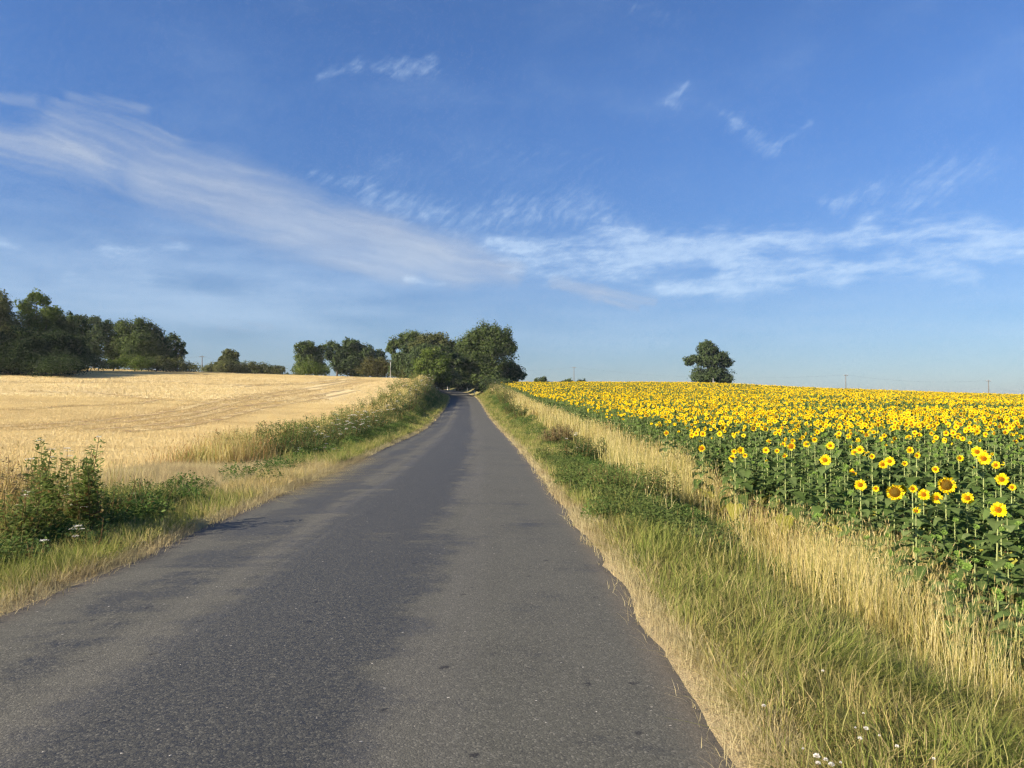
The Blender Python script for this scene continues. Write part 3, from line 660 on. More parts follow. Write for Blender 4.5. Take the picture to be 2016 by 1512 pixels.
# --- stubble field: rows of cut stalks
st_src = []
for k in range(6):
    mb = MB(); T = .6; nr = 5
    for r_ in range(nr):
        yb = (r_+.5)/nr*T-T/2; nb = 17
        b_ = np.stack([(rng.random(nb)-.5)*T, yb+rng.normal(0, .013, nb)], 1)
        blades(mb, nb, 1, .05, .115, .0125, .10, .12, base=b_, zb=-.05)
    nb = 16; blades(mb, nb, T, .1, .3, .010, 3.0, .5)
    st_src.append(src(mb, 'stubble_tile', STUB))
for k in range(3):     # coarser tiles for the distance
    mb = MB(); T = 1.6
    for r_ in range(8):
        yb = (r_+.5)/8*T-T/2; nb = 16
        blades(mb, nb, 1, .05, .13, .035, .10, .1, base=np.stack([(rng.random(nb)-.5)*T, yb+rng.normal(0, .03, nb)], 1), zb=-.08)
    st_src.append(src(mb, 'stubble_tile', STUB))
def stub_pts(y0, y1, step):
    ys = np.arange(y0, y1, step); xs = np.arange(-210, 0, step); X, Y = np.meshgrid(xs, ys); X = X.ravel(); Y = Y.ravel()
    X = X+rng.normal(0, .05, len(X)); Y = Y+rng.normal(0, .05, len(Y))
    k = inview(X, Y, .30); X, Y = X[k], Y[k]; s_, _ = road_so(X, Y); e = -s_-HW
    jt = (fnoise(X, Y, 1.8, 95)-.5)*1.6
    k = (s_ < 0) & (e+jt > np.where(Y < 23, 4.9, 5.0)) & (Y < 205)
    for L in track_lines:
        if not k.any(): break
        k0 = k.sum()
        idx = np.nonzero(k)[0]; d2 = np.full(len(idx), 1e9)
        for p in L[::2]: d2 = np.minimum(d2, (X[idx]-p[0])**2+(Y[idx]-p[1])**2)
        k[idx[d2 < (.30+.003*Y[idx])**2]] = False
    return X[k], Y[k]
X1, Y1 = stub_pts(9, 70, .58); X2, Y2 = stub_pts(70, 205, 1.55)
X = np.concatenate([X1, X2]); Y = np.concatenate([Y1, Y2]); n = len(X); idx = np.where(np.arange(n) < len(X1), rng.integers(0, 6, n), rng.integers(6, 9, n))
ro = np.zeros((n, 3)); ro[:, 2] = R(8)+.25*np.sin(Y/30)+rng.normal(0, .04, n)+math.pi*rng.integers(0, 2, n)
trk_t = fnoise(X/6, Y, 2.2, 97)*.7+fnoise(X, Y, 9, 98)*.6-.48
dt = np.full(n, 1e9)
for L in track_lines:
    for p in L: dt = np.minimum(dt, (X-p[0])**2+(Y-p[1])**2)
trk_t = trk_t+.95*np.exp(-dt/1.0**2)
scatter('stubble', st_src, place(X, Y), ro, rng.uniform(.8, 1.2, n), idx, 'cut golden stubble standing in rows across the harvested field', trk_t.clip(0, .8))
print('stubble', n)

# --- low leafy ground cover
cs = []
for k in range(4):
    mb = MB(); n = 260; rr = .22*np.sqrt(rng.random(n)); th = rng.random(n)*6.283; z = rng.uniform(.02, .24, n)*(1-(rr/.3)**2)
    C = np.stack([rr*np.cos(th), rr*np.sin(th), z], 1); N = np.stack([rng.normal(0, .5, n), rng.normal(0, .5, n), np.ones(n)], 1)
    leaves(mb, C, N, .040, .55, droop=.1); blades(mb, 14, .2, .08, .25, .004, .4, .6, disc=True); cs.append(src(mb, 'leafy_tuft', CLOVER))
P, RO, SC, ID, TI = [], [], [], [], []
def patch(n, y0, y1, e0, e1, side, s0, tint=0):
    Y = rng.normal((y0+y1)/2, (y1-y0)/3.4, n); e = np.maximum(rng.normal((e0+e1)/2, (e1-e0)/3.6, n), .38+.2*rng.random(n)); xc = np.interp(Y, RY[:260], RX[:260])
    addg(xc+side*(HW+e), Y, np.full(n, s0), rng.integers(0, 4, n), np.full(n, tint)+rng.random(n)*.3)
patch(380, 11, 18, .5, 2.1, 1, 1.15, .25); patch(160, 15, 24, .35, 1.3, 1, 1.0, .3); patch(120, 9.2, 10.8, 1.0, 1.5, 1, .9, .3); patch(300, 13, 22, 1.3, 2.6, 1, 1.2)
patch(150, 10.0, 12.6, 1.2, 2.8, -1, 1.1); patch(160, 6, 12, 1.1, 1.7, -1, 1.0); patch(500, 22, 60, .9, 2.2, -1, 1.5); patch(250, 50, 130, 1.2, 3, -1, 2.0); patch(120, 25, 60, 1.2, 2.4, 1, 1.2); patch(160, 60, 140, 1.5, 3.5, 1, 2)
scatter('leafy_ground_cover', cs, np.concatenate(P), np.concatenate(RO), np.concatenate(SC), np.concatenate(ID), 'low dark green leaves creeping over the verges', np.concatenate(TI))
# ================================================================== sunflowers
PETAL = plant_mat('petal', [(.80, .54, .006), (.86, .64, .010), (.88, .70, .018), (.88, .75, .05)], .35, .5, hcol=((.80, .46, .004), 0, .28), var=.06)
SFLEAF = plant_mat('sunflower_leaf', [(.092, .148, .042), (.12, .185, .054), (.15, .22, .070), (.19, .25, .095)], .38, .5, tint=(.42, .40, .06), var=.2, up=.9)
SFSTEM = plant_mat('sunflower_stem', [(.27, .33, .12), (.36, .40, .17)], .1, .6, var=.1)
SEPAL = plant_mat('sunflower_bract', [(.11, .19, .035), (.17, .26, .06)], .2, .5, var=.12)
def disc_mat(name, stops):
    m = bpy.data.materials.new(name); m.use_nodes = True; m.node_tree.nodes.clear(); t = NT(m.node_tree)
    a = t.add('ShaderNodeAttribute', attribute_name='rad').outputs['Fac']; co = t.add('ShaderNodeTexCoord').outputs['Object']
    v = t.add('ShaderNodeTexVoronoi'); t.l.new(co, v.inputs['Vector']); v.inputs['Scale'].default_value = 190
    rp = t.add('ShaderNodeValToRGB'); t.l.new(a, rp.inputs[0]); cr = rp.color_ramp
    while len(cr.elements) < len(stops): cr.elements.new(.5)
    for e, (p, c) in zip(cr.elements, stops): e.position = p; e.color = (*c, 1)
    c = t.mix(t.ramp(v.outputs['Distance'], .1, .7), rp.outputs[0], t.mix(1.0, rp.outputs[0], (.45, .4, .4), 'MULTIPLY'))
    d = t.add('ShaderNodeBsdfDiffuse'); t.l.new(c, d.inputs[0]); o = t.add('ShaderNodeOutputMaterial'); t.l.new(d.outputs[0], o.inputs[0]); return m
DISC = disc_mat('seed_disc', [(0, (.30, .17, .02)), (.35, (.26, .12, .012)), (.6, (.42, .16, .01)), (.85, (.36, .13, .008)), (1, (.62, .30, .01))])
DISCOLD = disc_mat('ripe_seed_disc', [(0, (.17, .12, .02)), (.6, (.15, .10, .015)), (.9, (.20, .11, .01)), (1, (.34, .17, .01))])

def petal_ring(mb, n, r0, L, W, tilt, g, mat=0, curl=.0, missing=0):
    k = np.arange(n)[g.random(n) >= missing]; th = k/n*2*math.pi+g.normal(0, .07, len(k)); m = len(k)
    L = L*g.uniform(.82, 1.14, m); W = W*g.uniform(.8, 1.2, m); tl = tilt+g.normal(0, .16, m)
    er = np.stack([np.cos(th), np.sin(th), 0*th], 1); et = np.stack([-np.sin(th), np.cos(th), 0*th], 1); ez = np.array([0, 0, 1.])
    tw = g.normal(0, .25, m)[:, None]; V = []
    for t_, w_ in ((0, .38), (.35, .95), (.7, .85), (1, 0)):
        ang = tl+curl*t_*t_; c = er*(r0+L*t_*np.cos(ang))[:, None]+ez*(L*t_*np.sin(ang))[:, None]
        s = (et*np.cos(tw)+ez*np.sin(tw))*(W*w_/2)[:, None]
        V += [c-s+ez*.1*(W*w_)[:, None], c+s+ez*.1*(W*w_)[:, None]] if w_ else [c]
    V = np.stack(V, 1).reshape(-1, 3); i0 = np.arange(m)*7
    q = np.concatenate([np.stack([i0, i0+1, i0+3, i0+2], 1), np.stack([i0+2, i0+3, i0+5, i0+4], 1)]); tr = np.stack([i0+4, i0+5, i0+6], 1)
    mb.add(V, q, tr, mat, r=np.repeat(g.random(m), 7), h=np.tile(np.array([0, 0, .35, .35, .7, .7, 1], np.float32), m))
def dome(mb, r, hgt, mat=0, segs=14, rings=5, z0=0, back=False):
    V = []; RA = []
    for i in range(rings+1):
        t_ = i/rings; z = z0+hgt*(1-t_*t_)*(.75 if i == 0 else 1)
        for j in range(segs): a = j/segs*2*math.pi; V.append((r*t_*math.cos(a), r*t_*math.sin(a), z)); RA.append(t_)
    Q = [(i*segs+j, i*segs+(j+1) % segs, (i+1)*segs+(j+1) % segs, (i+1)*segs+j) for i in range(rings) for j in range(segs)]
    if back: Q = [q[::-1] for q in Q]
    mb.add(np.array(V), Q, None, mat, rad=np.array(RA), r=.5)
# a head faces +Z in its own frame, stem joint at z = -.03
def head_parts(kind, g):
    back, pet, disc = MB(), MB(), MB()
    if kind == 'open':
        R0 = .036; petal_ring(pet, 20, R0*.9, .056, .026, .12, g); petal_ring(pet, 17, R0*.85, .052, .026, .34, g); dome(disc, R0, .010)
    elif kind == 'young':
        R0 = .024; petal_ring(pet, 16, R0*.9, .036, .017, .75, g, curl=-.3); dome(disc, R0, .008)
    elif kind == 'ripe':
        R0 = .073; petal_ring(pet, 26, R0*.97, .060, .022, -.1, g, curl=.9); petal_ring(pet, 20, R0*.95, .052, .020, .45, g, curl=.8, missing=.2); dome(disc, R0, .030, segs=20)
    elif kind == 'worn':
        R0 = .048; petal_ring(pet, 20, R0*.95, .044, .020, .0, g, curl=.6, missing=.15); petal_ring(pet, 14, R0*.9, .042, .018, .5, g, curl=.5, missing=.3); dome(disc, R0, .016)
    elif kind == 'opening':
        R0 = .020; petal_ring(pet, 12, R0*.9, .034, .014, 1.15, g, curl=-.5, missing=.15); dome(disc, R0, .010)
    elif kind == 'bud':
        R0 = .020; petal_ring(pet, 7, R0*.4, .010, .006, 1.2, g); dome(disc, R0*.8, .012)
    dome(back, R0*1.08, -.022, segs=12, rings=3, back=True)
    petal_ring(back, 14, R0*.95, .030 if kind != 'bud' else .034, .017, -.25 if kind not in ('bud', 'opening') else .35, g); petal_ring(back, 12, R0*.9, .026, .015, .1 if kind not in ('bud', 'opening') else .8, g)
    return back, pet, disc
def leaf_tmpl(L, W, droop, fold):
    ts_ = np.array([-.10, .05, .2, .42, .65, .85, 1.0]); ws = np.array([.50, .86, 1.0, .84, .55, .25, 0.02]); V = []
    for t_, w_ in zip(ts_, ws):
        a = droop*max(t_, 0); x = L*(t_ if t_ < 0 else (math.sin(a)/droop if droop else t_)); z = -L*(0 if t_ < 0 else (1-math.cos(a))/droop)
        ww = W*w_/2; cx0 = 0.0 if t_ > -.05 else .10*L     # heart notch
        V += [(x, -ww, z+fold*ww), (x+cx0, 0, z), (x, ww, z+fold*ww)]
    return np.array(V)
LQ = np.array([(3*i+j, 3*i+j+1, 3*i+j+4, 3*i+j+3) for i in range(6) for j in (0, 1)])
def foliage(g, hgt, n, lo=.10, hi=.97, size=.19, mat=0, yellow=.06):
    mb = MB(); ang = g.random()*6.28
    for i in range(n):
        f_ = lo+(hi-lo)*(i+.5)/n; z = hgt*f_; ang += 2.4+g.normal(0, .3); s_ = size*(1.18-.55*f_**2)*g.uniform(.75, 1.15)
        if f_ < .25: s_ *= .8
        V = leaf_tmpl(s_, s_*g.uniform(.78, .95), g.uniform(.7, 1.5), g.uniform(.08, .32)); V[:, 2] += g.normal(0, .006, len(V))
        pitch = g.uniform(-.15, .45)-.35*(f_ < .35); pl = s_*g.uniform(.35, .6)*(1.1-.5*f_)
        c, s = math.cos(pitch), math.sin(pitch); V = V @ np.array([[c, 0, -s], [0, 1, 0], [s, 0, c]]).T*[1, 1, 1]
        up = g.uniform(.25, .7); tipx, tipz = pl*math.cos(up), pl*math.sin(up)
        ca, sa = math.cos(ang), math.sin(ang); RZ = np.array([[ca, -sa, 0], [sa, ca, 0], [0, 0, 1]])
        V = (V+np.array([tipx, 0, 0])) @ RZ.T+np.array([0, 0, z+tipz])
        ye = 1.0 if (f_ < .3 and g.random() < yellow*3) else 0.0
        mb.add(V, LQ, None, mat, r=np.full(len(V), g.random()), tint=ye*.8)
        p0 = np.array([0, 0, z]); p1 = np.array([tipx, 0, tipz+z]) @ RZ.T; wv = np.array([-sa, ca, 0])*.0035
        mb.add(np.array([p0-wv, p0+wv, p1+wv, p1-wv]), [(0, 1, 2, 3)], None, mat, r=.9, tint=.15)
    return mb
def stem_mb(hgt, r0=.0095, bendv=(0, 0), neck=.05, sides=6, mat=0, g=rng):
    mb = MB(); zs = np.array([0, .3, .6, .85, .96])*hgt; zs[0] = -.06
    off = np.array([[0, 0], g.normal(0, .008, 2), g.normal(0, .012, 2), (0, 0), (0, 0)], dtype=object)
    P_ = np.array([[*(np.asarray(o, float)), z] for o, z in zip(off, zs)]); P_ = np.concatenate([P_, [[bendv[0]*neck*.5, bendv[1]*neck*.5, hgt+.004], [bendv[0]*neck, bendv[1]*neck, hgt+.002]]])
    tube(mb, P_, np.array([1.25, 1.1, 1, .85, .7, .6, .6])*r0, sides, mat, r=.5)
    return mb
FACE = nrm(np.array([-.42, -.90, .14]))      # where the heads look: towards the morning sun
def face_rot(jit, el=0.0, g=rng):
    a = math.atan2(FACE[1], FACE[0])+g.normal(0, jit); e = math.asin(FACE[2])+el+g.normal(0, jit*.5)
    d = Vector((math.cos(a)*math.cos(e), math.sin(a)*math.cos(e), math.sin(e))); return d.to_track_quat('Z', 'Y').to_euler(), d
SH = 1.2                                       # template plant height
gS_ = np.random.default_rng(99)
HEADS = {k: [tuple(mb_.mesh(nm, mt, True) for mb_, nm, mt in zip(head_parts(k, gS_), ('flower_head', 'petals', 'disc'), (SEPAL, SEPAL if k == 'bud' else PETAL, DISCOLD if k == 'ripe' else (SEPAL if k == 'bud' else DISC)))) for _ in range(3 if k in ('open', 'worn') else 2)] for k in ('open', 'young', 'ripe', 'worn', 'opening', 'bud')}
FOL = [foliage(gS_, SH, 20, hi=.90, size=.25).mesh('foliage', SFLEAF) for _ in range(7)]
STEMS = [stem_mb(SH, bendv=(FACE[0], FACE[1]), g=gS_).mesh('stem', SFSTEM, True) for _ in range(4)]
def sunflower(x, y, ht, kind, label, head_s=1.0, group='sunflowers standing in the front rows of the field', jit=.22, el=None):
    g = rng; root = empty('sunflower', (x, y, zat(x, y)-.01), label, 'sunflower', group)
    k = ht/SH; sxy = .55+.45*k
    child('stem', STEMS[g.integers(0, 4)], root, sc=(sxy, sxy, k))
    child('foliage', FOL[g.integers(0, 7)], root, rot=(0, 0, g.random()*6.28), sc=(sxy*1.0, sxy*1.0, k))
    rot, d = face_rot(jit, {'ripe': -.12, 'bud': .6, 'opening': .4}.get(kind, 0) if el is None else el)
    hm = HEADS[kind][g.integers(0, len(HEADS[kind]))]
    hd = child('flower_head', hm[0], root, (FACE[0]*.05*sxy+d.x*.02, FACE[1]*.05*sxy+d.y*.02, ht+.01), rot, head_s)
    child('petals', hm[1], hd, rot=(0, 0, g.random()*.3)); child('disc', hm[2], hd)
    return root
# --- the flowers that stand out in the photograph: photo position of the head, its width there, its stage
hero = [(1966, 1002, 32, 'open', 'fully open sunflower nearest the road, lowest large bloom at the right edge'), (1863, 954, 37, 'ripe', 'largest sunflower head, broad olive seed disc ringed with ragged petals, tilted'), (1762, 968, 36, 'ripe', 'drooping ripe sunflower with wide dark disc, half covering a bloom on its right'),
        (1776, 963, 20, 'open', 'sunflower half hidden behind a drooping ripe head'), (1905, 980, 25, 'open', 'open sunflower standing alone over a bare brown patch of soil'), (1972, 943, 26, 'open', 'open sunflower with a small side facing bloom beside it at the right edge'),
        (1993, 959, 15, 'young', 'small sunflower turned sideways at the right edge beside a larger bloom'), (1937, 902, 27, 'open', 'big open sunflower jutting below the dense yellow mass on a tall bare stem'), (1924, 889, 23, 'open', 'open sunflower touching the tall stemmed big bloom at its upper left'),
        (1844, 980, 24, 'open', 'open sunflower right of a pair, just below the largest ripe head'), (1819, 973, 24, 'open', 'open sunflower whose petals touch a tiny bloom on its right'), (1797, 961, 17, 'young', 'small open sunflower between the drooping ripe head and a larger bloom'),
        (1725, 961, 14, 'young', 'small upward tilted sunflower left of the drooping ripe head'), (1694, 954, 24, 'open', 'bright sunflower standing left of the drooping ripe head, below another bloom'), (1680, 930, 17, 'open', 'sunflower just above and left of a larger bright bloom'),
        (1804, 1004, 12, 'opening', 'lowest small orange half opened sunflower bud among the front leaves'), (1738, 914, 18, 'open', 'left bloom of a touching pair of sunflowers above the green leaves'), (1752, 907, 20, 'open', 'right bloom of a touching pair of sunflowers above the green leaves'),
        (1781, 912, 12, 'young', 'small round sunflower right of a touching pair'), (1842, 923, 15, 'young', 'small lone sunflower above the largest ripe head'), (1961, 915, 17, 'open', 'sunflower lower right of the big tall stemmed bloom'), (1974, 912, 9, 'young', 'tiny sunflower touching the right side of a medium bloom'),
        (1889, 901, 15, 'young', 'sunflower hanging just below the yellow mass, left of the big tall one'), (1805, 896, 13, 'young', 'small sunflower with uneven petals just under the yellow mass'), (1693, 885, 17, 'open', 'upper right bloom of a close pair under the yellow mass'), (1683, 890, 15, 'open', 'lower left bloom of a close pair under the yellow mass'),
        (1717, 898, 12, 'young', 'small sunflower right of and below a close pair'), (1625, 905, 23, 'open', 'large lone sunflower out in the green leaves left of the field centre'), (1635, 877, 17, 'open', 'sunflower above the large lone bloom in the green leaves'), (1588, 874, 14, 'open', 'mid sized sunflower left of the bloom that overlaps another'),
        (1558, 878, 18, 'worn', 'ragged drooping sunflower with dark disc in the green leaves'), (1604, 865, 12, 'young', 'small sunflower right under the front edge of the yellow mass'), (1530, 887, 11, 'young', 'small flat sunflower low in the leaves, left of the ragged one'), (1545, 897, 10, 'opening', 'narrow half opened sunflower seen edge on in the leaves'),
        (1443, 902, 17, 'open', 'lowest bloom of the cluster nearest the tall grass'), (1458, 886, 16, 'open', 'top bloom of the cluster nearest the tall grass'), (1446, 888, 12, 'young', 'left small bloom of the cluster nearest the tall grass'), (1467, 896, 11, 'young', 'right small bloom of the cluster nearest the tall grass'),
        (1382, 882, 16, 'worn', 'dark faced drooping sunflower alone at the left end of the front row'), (1508, 886, 14, 'open', 'sunflower right of the cluster nearest the tall grass, low in the leaves'), (1514, 869, 12, 'open', 'sunflower directly above another low in the leaves'), (1417, 854, 12, 'open', 'lone sunflower just detached from the yellow mass at mid field'),
        (1384, 854, 13, 'open', 'right end bloom of a tight row of three'), (1371, 853, 12, 'open', 'middle bloom of a tight row of three'), (1362, 856, 11, 'open', 'left end bloom of a tight row of three'), (1312, 852, 12, 'worn', 'dark faced sunflower hanging below the yellow mass at mid field')]
taken = []
SIZE = {'open': .178, 'young': .112, 'ripe': .255, 'worn': .175, 'opening': .07, 'bud': .06}
for (px, py, dpx, kind, lab) in hero:
    d = SIZE[kind]*F/dpx; best = None
    for q in np.linspace(d*.62, d*1.6, 60):       # nearest depth to the apparent size at which the plant has a believable height
        p = at(px, py, q); ht = p[2]-zat(p[0], p[1]); s_, _ = road_so(p[0], p[1]); e = s_[0]-HW
        if not (.85 < ht < 1.5) or e < 3.4: continue
        c = abs(q-d)/d+abs(ht-1.2)*.25
        if best is None or c < best[0]: best = (c, q, p, ht)
    if best is None: print('hero fail', px, py); continue
    _, q, p, ht = best; hs = dpx*q/F/SIZE[kind]
    taken.append((p[0]-FACE[0]*.07, p[1]-FACE[1]*.07)); sunflower(p[0]-FACE[0]*.07, p[1]-FACE[1]*.07, ht-.01, kind, lab, float(np.clip(hs, .6, 1.6)), jit=.10)
# --- every other plant: rows in the field
def rows(y0, y1, dx, dy):
    ys = np.arange(y0, y1, dy); out = []
    for y_ in ys:
        x1 = min(1.12*y_+6, 190); xs = np.arange(-14, x1, dx); out.append(np.stack([xs+rng.normal(0, dx*.28, len(xs)), y_+rng.normal(0, dy*.28, len(xs))], 1))
    P_ = np.concatenate(out); s_, yc = road_so(P_[:, 0], P_[:, 1]); e = s_-HW
    ed = field_edge_R(P_[:, 1])+(fnoise(P_[:, 0], P_[:, 1], 2.0, 111)-.5)*.7
    k = (s_ > 0) & (e > ed) & inview(P_[:, 0], P_[:, 1], .40) & (P_[:, 1] < 222); return P_[k]
PA = np.concatenate([rows(3, 45, .38, .41), rows(45, 90, .48, .48), rows(90, 222, .56, .58)])
X, Y = PA[:, 0], PA[:, 1]
# bare patch of soil near the right edge
cx0, cy0 = hit(1925, 1030, 5, 40, .1)
bare = np.exp(-(((X-cx0)/1.6)**2+((Y-cy0)/1.0)**2)); k = rng.random(len(X)) > bare*1.1; X, Y = X[k], Y[k]
tk = np.array(taken); d2 = np.min((X[:, None]-tk[:, 0])**2+(Y[:, None]-tk[:, 1])**2, 1) if len(X) < 2e5 else np.full(len(X), 9.); k = d2 > .16; X, Y = X[k], Y[k]
n = len(X); dist = np.hypot(X, Y)
nz = fnoise(X, Y, 9, 121); nz2 = fnoise(X, Y, 3.0, 122)
ht = 1.2+.22*(nz-.5)+rng.normal(0, .07, n)
lane = Y-.16*X                                  # rows of bare green bands lie roughly square to the road
pf = ss(Y+.05*X+(nz-.5)*5, 17.5, 26)*(.76-.08*ss(Y, 30, 80))+.02
gap = np.maximum(np.exp(-((Y-52-(X-30)*.10+(nz-.5)*10)/3.2)**2)*ss(X, 12, 24)*.9, np.exp(-((Y-88+(nz-.5)*16)/4)**2)*.5*ss(X, 8, 22)); gap = np.maximum(gap, .85*(nz2 > .68)*(Y > 20))
pf = pf*(1-gap); u = rng.random(n)
kinds = np.array(['bud']*n, dtype=object); op = u < pf; v = rng.random(n)
kinds[op] = np.where(v[op] < .50, 'open', np.where(v[op] < .80, 'young', np.where(v[op] < .96, 'worn', 'ripe')))
kinds[~op] = np.where(v[~op] < .08, 'opening', 'bud'); kinds[Y < 13.5] = 'bud'
e_ = road_so(X, Y)[0]-HW; rim = np.exp(-((e_-field_edge_R(Y))/1.6)**2); kinds[(rng.random(n) < rim*.85) & (Y < 60)] = 'bud'; ht = ht*(1-.28*rim*ss(-Y, -60, -20))*np.where(gap > .5, .9, 1)*np.where(Y < 14, .9, 1)
# the largest-looking ones become single plants
order = np.argsort(dist); inside = (np.abs(X)/Y < .668); order = [i for i in order if inside[i]][:300-len(taken)]
single = np.zeros(n, bool); single[order] = True
LAB = {'open': 'open yellow sunflower among the dark leaves of the front rows', 'young': 'small freshly opened sunflower among the dark leaves of the front rows', 'worn': 'sunflower with brownish disc and curling petals in the front rows', 'ripe': 'heavy ripe sunflower with a broad disc in the front rows',
       'opening': 'sunflower bud just showing yellow in the front rows', 'bud': 'green unopened sunflower bud on a pale stem in the front rows'}
GRP = {'open': 'open sunflowers in the front rows', 'young': 'small freshly opened sunflowers in the front rows', 'worn': 'fading sunflowers in the front rows', 'ripe': 'ripe heavy sunflowers in the front rows', 'opening': 'sunflower buds showing yellow in the front rows', 'bud': 'unopened green sunflowers in the front rows'}
for i in order:
    rimq = e_[i]-field_edge_R(Y[i]) < 1.7; z_ = ', beside the tall golden grass' if rimq else (', away from the grass, at the front' if dist[i] < 13 else ', away from the grass, further back')
    lab_ = LAB[kinds[i]].replace(' of the front rows', '').replace(' in the front rows', '')+z_; GRP_ = GRP[kinds[i]]+z_
    sunflower(X[i], Y[i], float(ht[i]), kinds[i], lab_, rng.uniform(.72, 1.02), GRP_, .42)
# the rest as one mass
SRC = []
def joined(kind, g, fol=19, sides=5, size=.24):
    m_ = MB(); m_.merge(stem_mb(SH, bendv=(FACE[0], FACE[1]), g=g, sides=sides), None, [0]); m_.merge(foliage(g, SH, fol, size=size), Matrix.Rotation(g.random()*6.28, 4, 'Z'), [1])
    rot, d = face_rot(.34, {'ripe': -.12, 'bud': .6, 'opening': .4}.get(kind, .04), g); b, p, c = head_parts(kind, g)
    M = Matrix.Translation((FACE[0]*.05+d.x*.02, FACE[1]*.05+d.y*.02, SH+.01)) @ rot.to_matrix().to_4x4() @ Matrix.Scale(g.uniform(.75, 1.0), 4)
    m_.merge(b, M, [2]); m_.merge(p, M, [3 if kind != 'bud' else 2]); m_.merge(c, M, [{'ripe': 5, 'bud': 2}.get(kind, 4)])
    return m_.mesh('sunflower_plant', [SFSTEM, SFLEAF, SEPAL, PETAL, DISC, DISCOLD], False)
KI = {}
for kd, c in (('open', 7), ('young', 3), ('worn', 3), ('ripe', 2), ('opening', 2), ('bud', 4)):
    KI[kd] = (len(SRC), c)
    for _ in range(c): SRC.append(joined(kd, gS_))
rest = ~single; Xr, Yr = X[rest], Y[rest]; n = len(Xr)
idx = np.array([KI[k][0]+rng.integers(0, KI[k][1]) for k in kinds[rest]])
kz = ht[rest]/SH; sx = (.55+.45*kz)*rng.uniform(.88, 1.12, n)*np.where(Yr > 90, 1.08, np.where(Yr > 45, 1.03, 1))
ro = np.zeros((n, 3)); ro[:, 2] = rng.normal(0, .30, n)
scatter('sunflower_field', SRC, place(Xr, Yr, .01), ro, np.stack([sx, sx, kz], 1), idx, 'dense field of yellow sunflowers rolling up to the skyline')
print('sunflowers', n)
# ================================================================== trees and hedges
def leafmat(name, cols, var=.0): return plant_mat(name, cols, .30, .55, var=var)
LM = {'deep': leafmat('shaded_foliage', [(.026, .044, .020), (.038, .060, .025), (.050, .075, .030), (.068, .095, .038)]),  # shade of the wood's near face put into a darker leaf colour
      'dark': leafmat('dark_foliage', [(.050, .078, .034), (.068, .10, .042), (.086, .122, .052), (.11, .145, .064)]),
      'mid': leafmat('green_foliage', [(.064, .094, .032), (.084, .12, .041), (.105, .145, .052), (.135, .17, .066)]),
      'light': leafmat('fresh_foliage', [(.075, .115, .026), (.10, .145, .034), (.13, .175, .044), (.16, .20, .06)]),
      'olive': leafmat('olive_foliage', [(.075, .09, .034), (.098, .115, .044), (.125, .14, .055), (.16, .17, .07)]),
      'brown': leafmat('brownish_foliage', [(.07, .068, .026), (.09, .088, .034), (.10, .11, .035), (.13, .12, .05)])}
BARK = simple_mat('bark', (.10, .085, .065), .9, (.055, .045, .035), 3, bump=.5, stretch=(1, 1, .3))
BARKP = simple_mat('pale_bark', (.26, .235, .19), .9, (.14, .12, .09), 3, bump=.4, stretch=(1, 1, .3))
def crown(mb, lobes, g, leaf, dens, sub=16, upright=0.0, subr=.36, ragged=.5, mat=0):
    for (lx, ly, lz, rx, ry, rz) in lobes:
        ns = max(12, int(sub*(rx*ry*rz)**(1/3)*.75))
        d = nrm(g.normal(size=(ns, 3))); d[:, 2] = np.where(d[:, 2] < -.45, -d[:, 2], d[:, 2])
        c = np.array([lx, ly, lz])+d*np.array([rx, ry, rz])*g.uniform(.45, .98, (ns, 1))
        rs = subr*(rx*ry*rz)**(1/3)*g.uniform(.55, 1.45, ns)
        for ci, ri, di in zip(c, rs, d):
            n = int(dens*1.5*ri*ri*g.uniform(.75, 1.2))+16; u = nrm(g.normal(size=(n, 3)))
            rad = ri*(1-.45*g.random(n)**2)[:, None]*(1+ragged*.35*g.normal(size=(n, 1)))
            st = np.array([1, 1, 1+upright])
            C = ci+u*rad*st
            if upright: C = C+np.array([0, 0, 1])*(np.maximum(0, g.normal(0, .28, (n, 1)))*ri*upright)
            N = u+g.normal(0, .45, (n, 3))+np.array([0, 0, .25])
            base_r = g.uniform(.1, .75); leaves(mb, C, N, leaf*g.uniform(.8, 1.25), .62, mat, r=np.clip(base_r+g.normal(0, .22, n), 0, 1).astype(np.float32), g=g)
        # loose inner fill so the lobe is not hollow
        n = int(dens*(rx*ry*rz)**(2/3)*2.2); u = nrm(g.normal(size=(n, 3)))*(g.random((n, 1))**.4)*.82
        leaves(mb, np.array([lx, ly, lz])+u*np.array([rx, ry, rz]), u+g.normal(0, .5, (n, 3)), leaf*1.25, .7, mat, r=g.random(n)*.6, g=g)
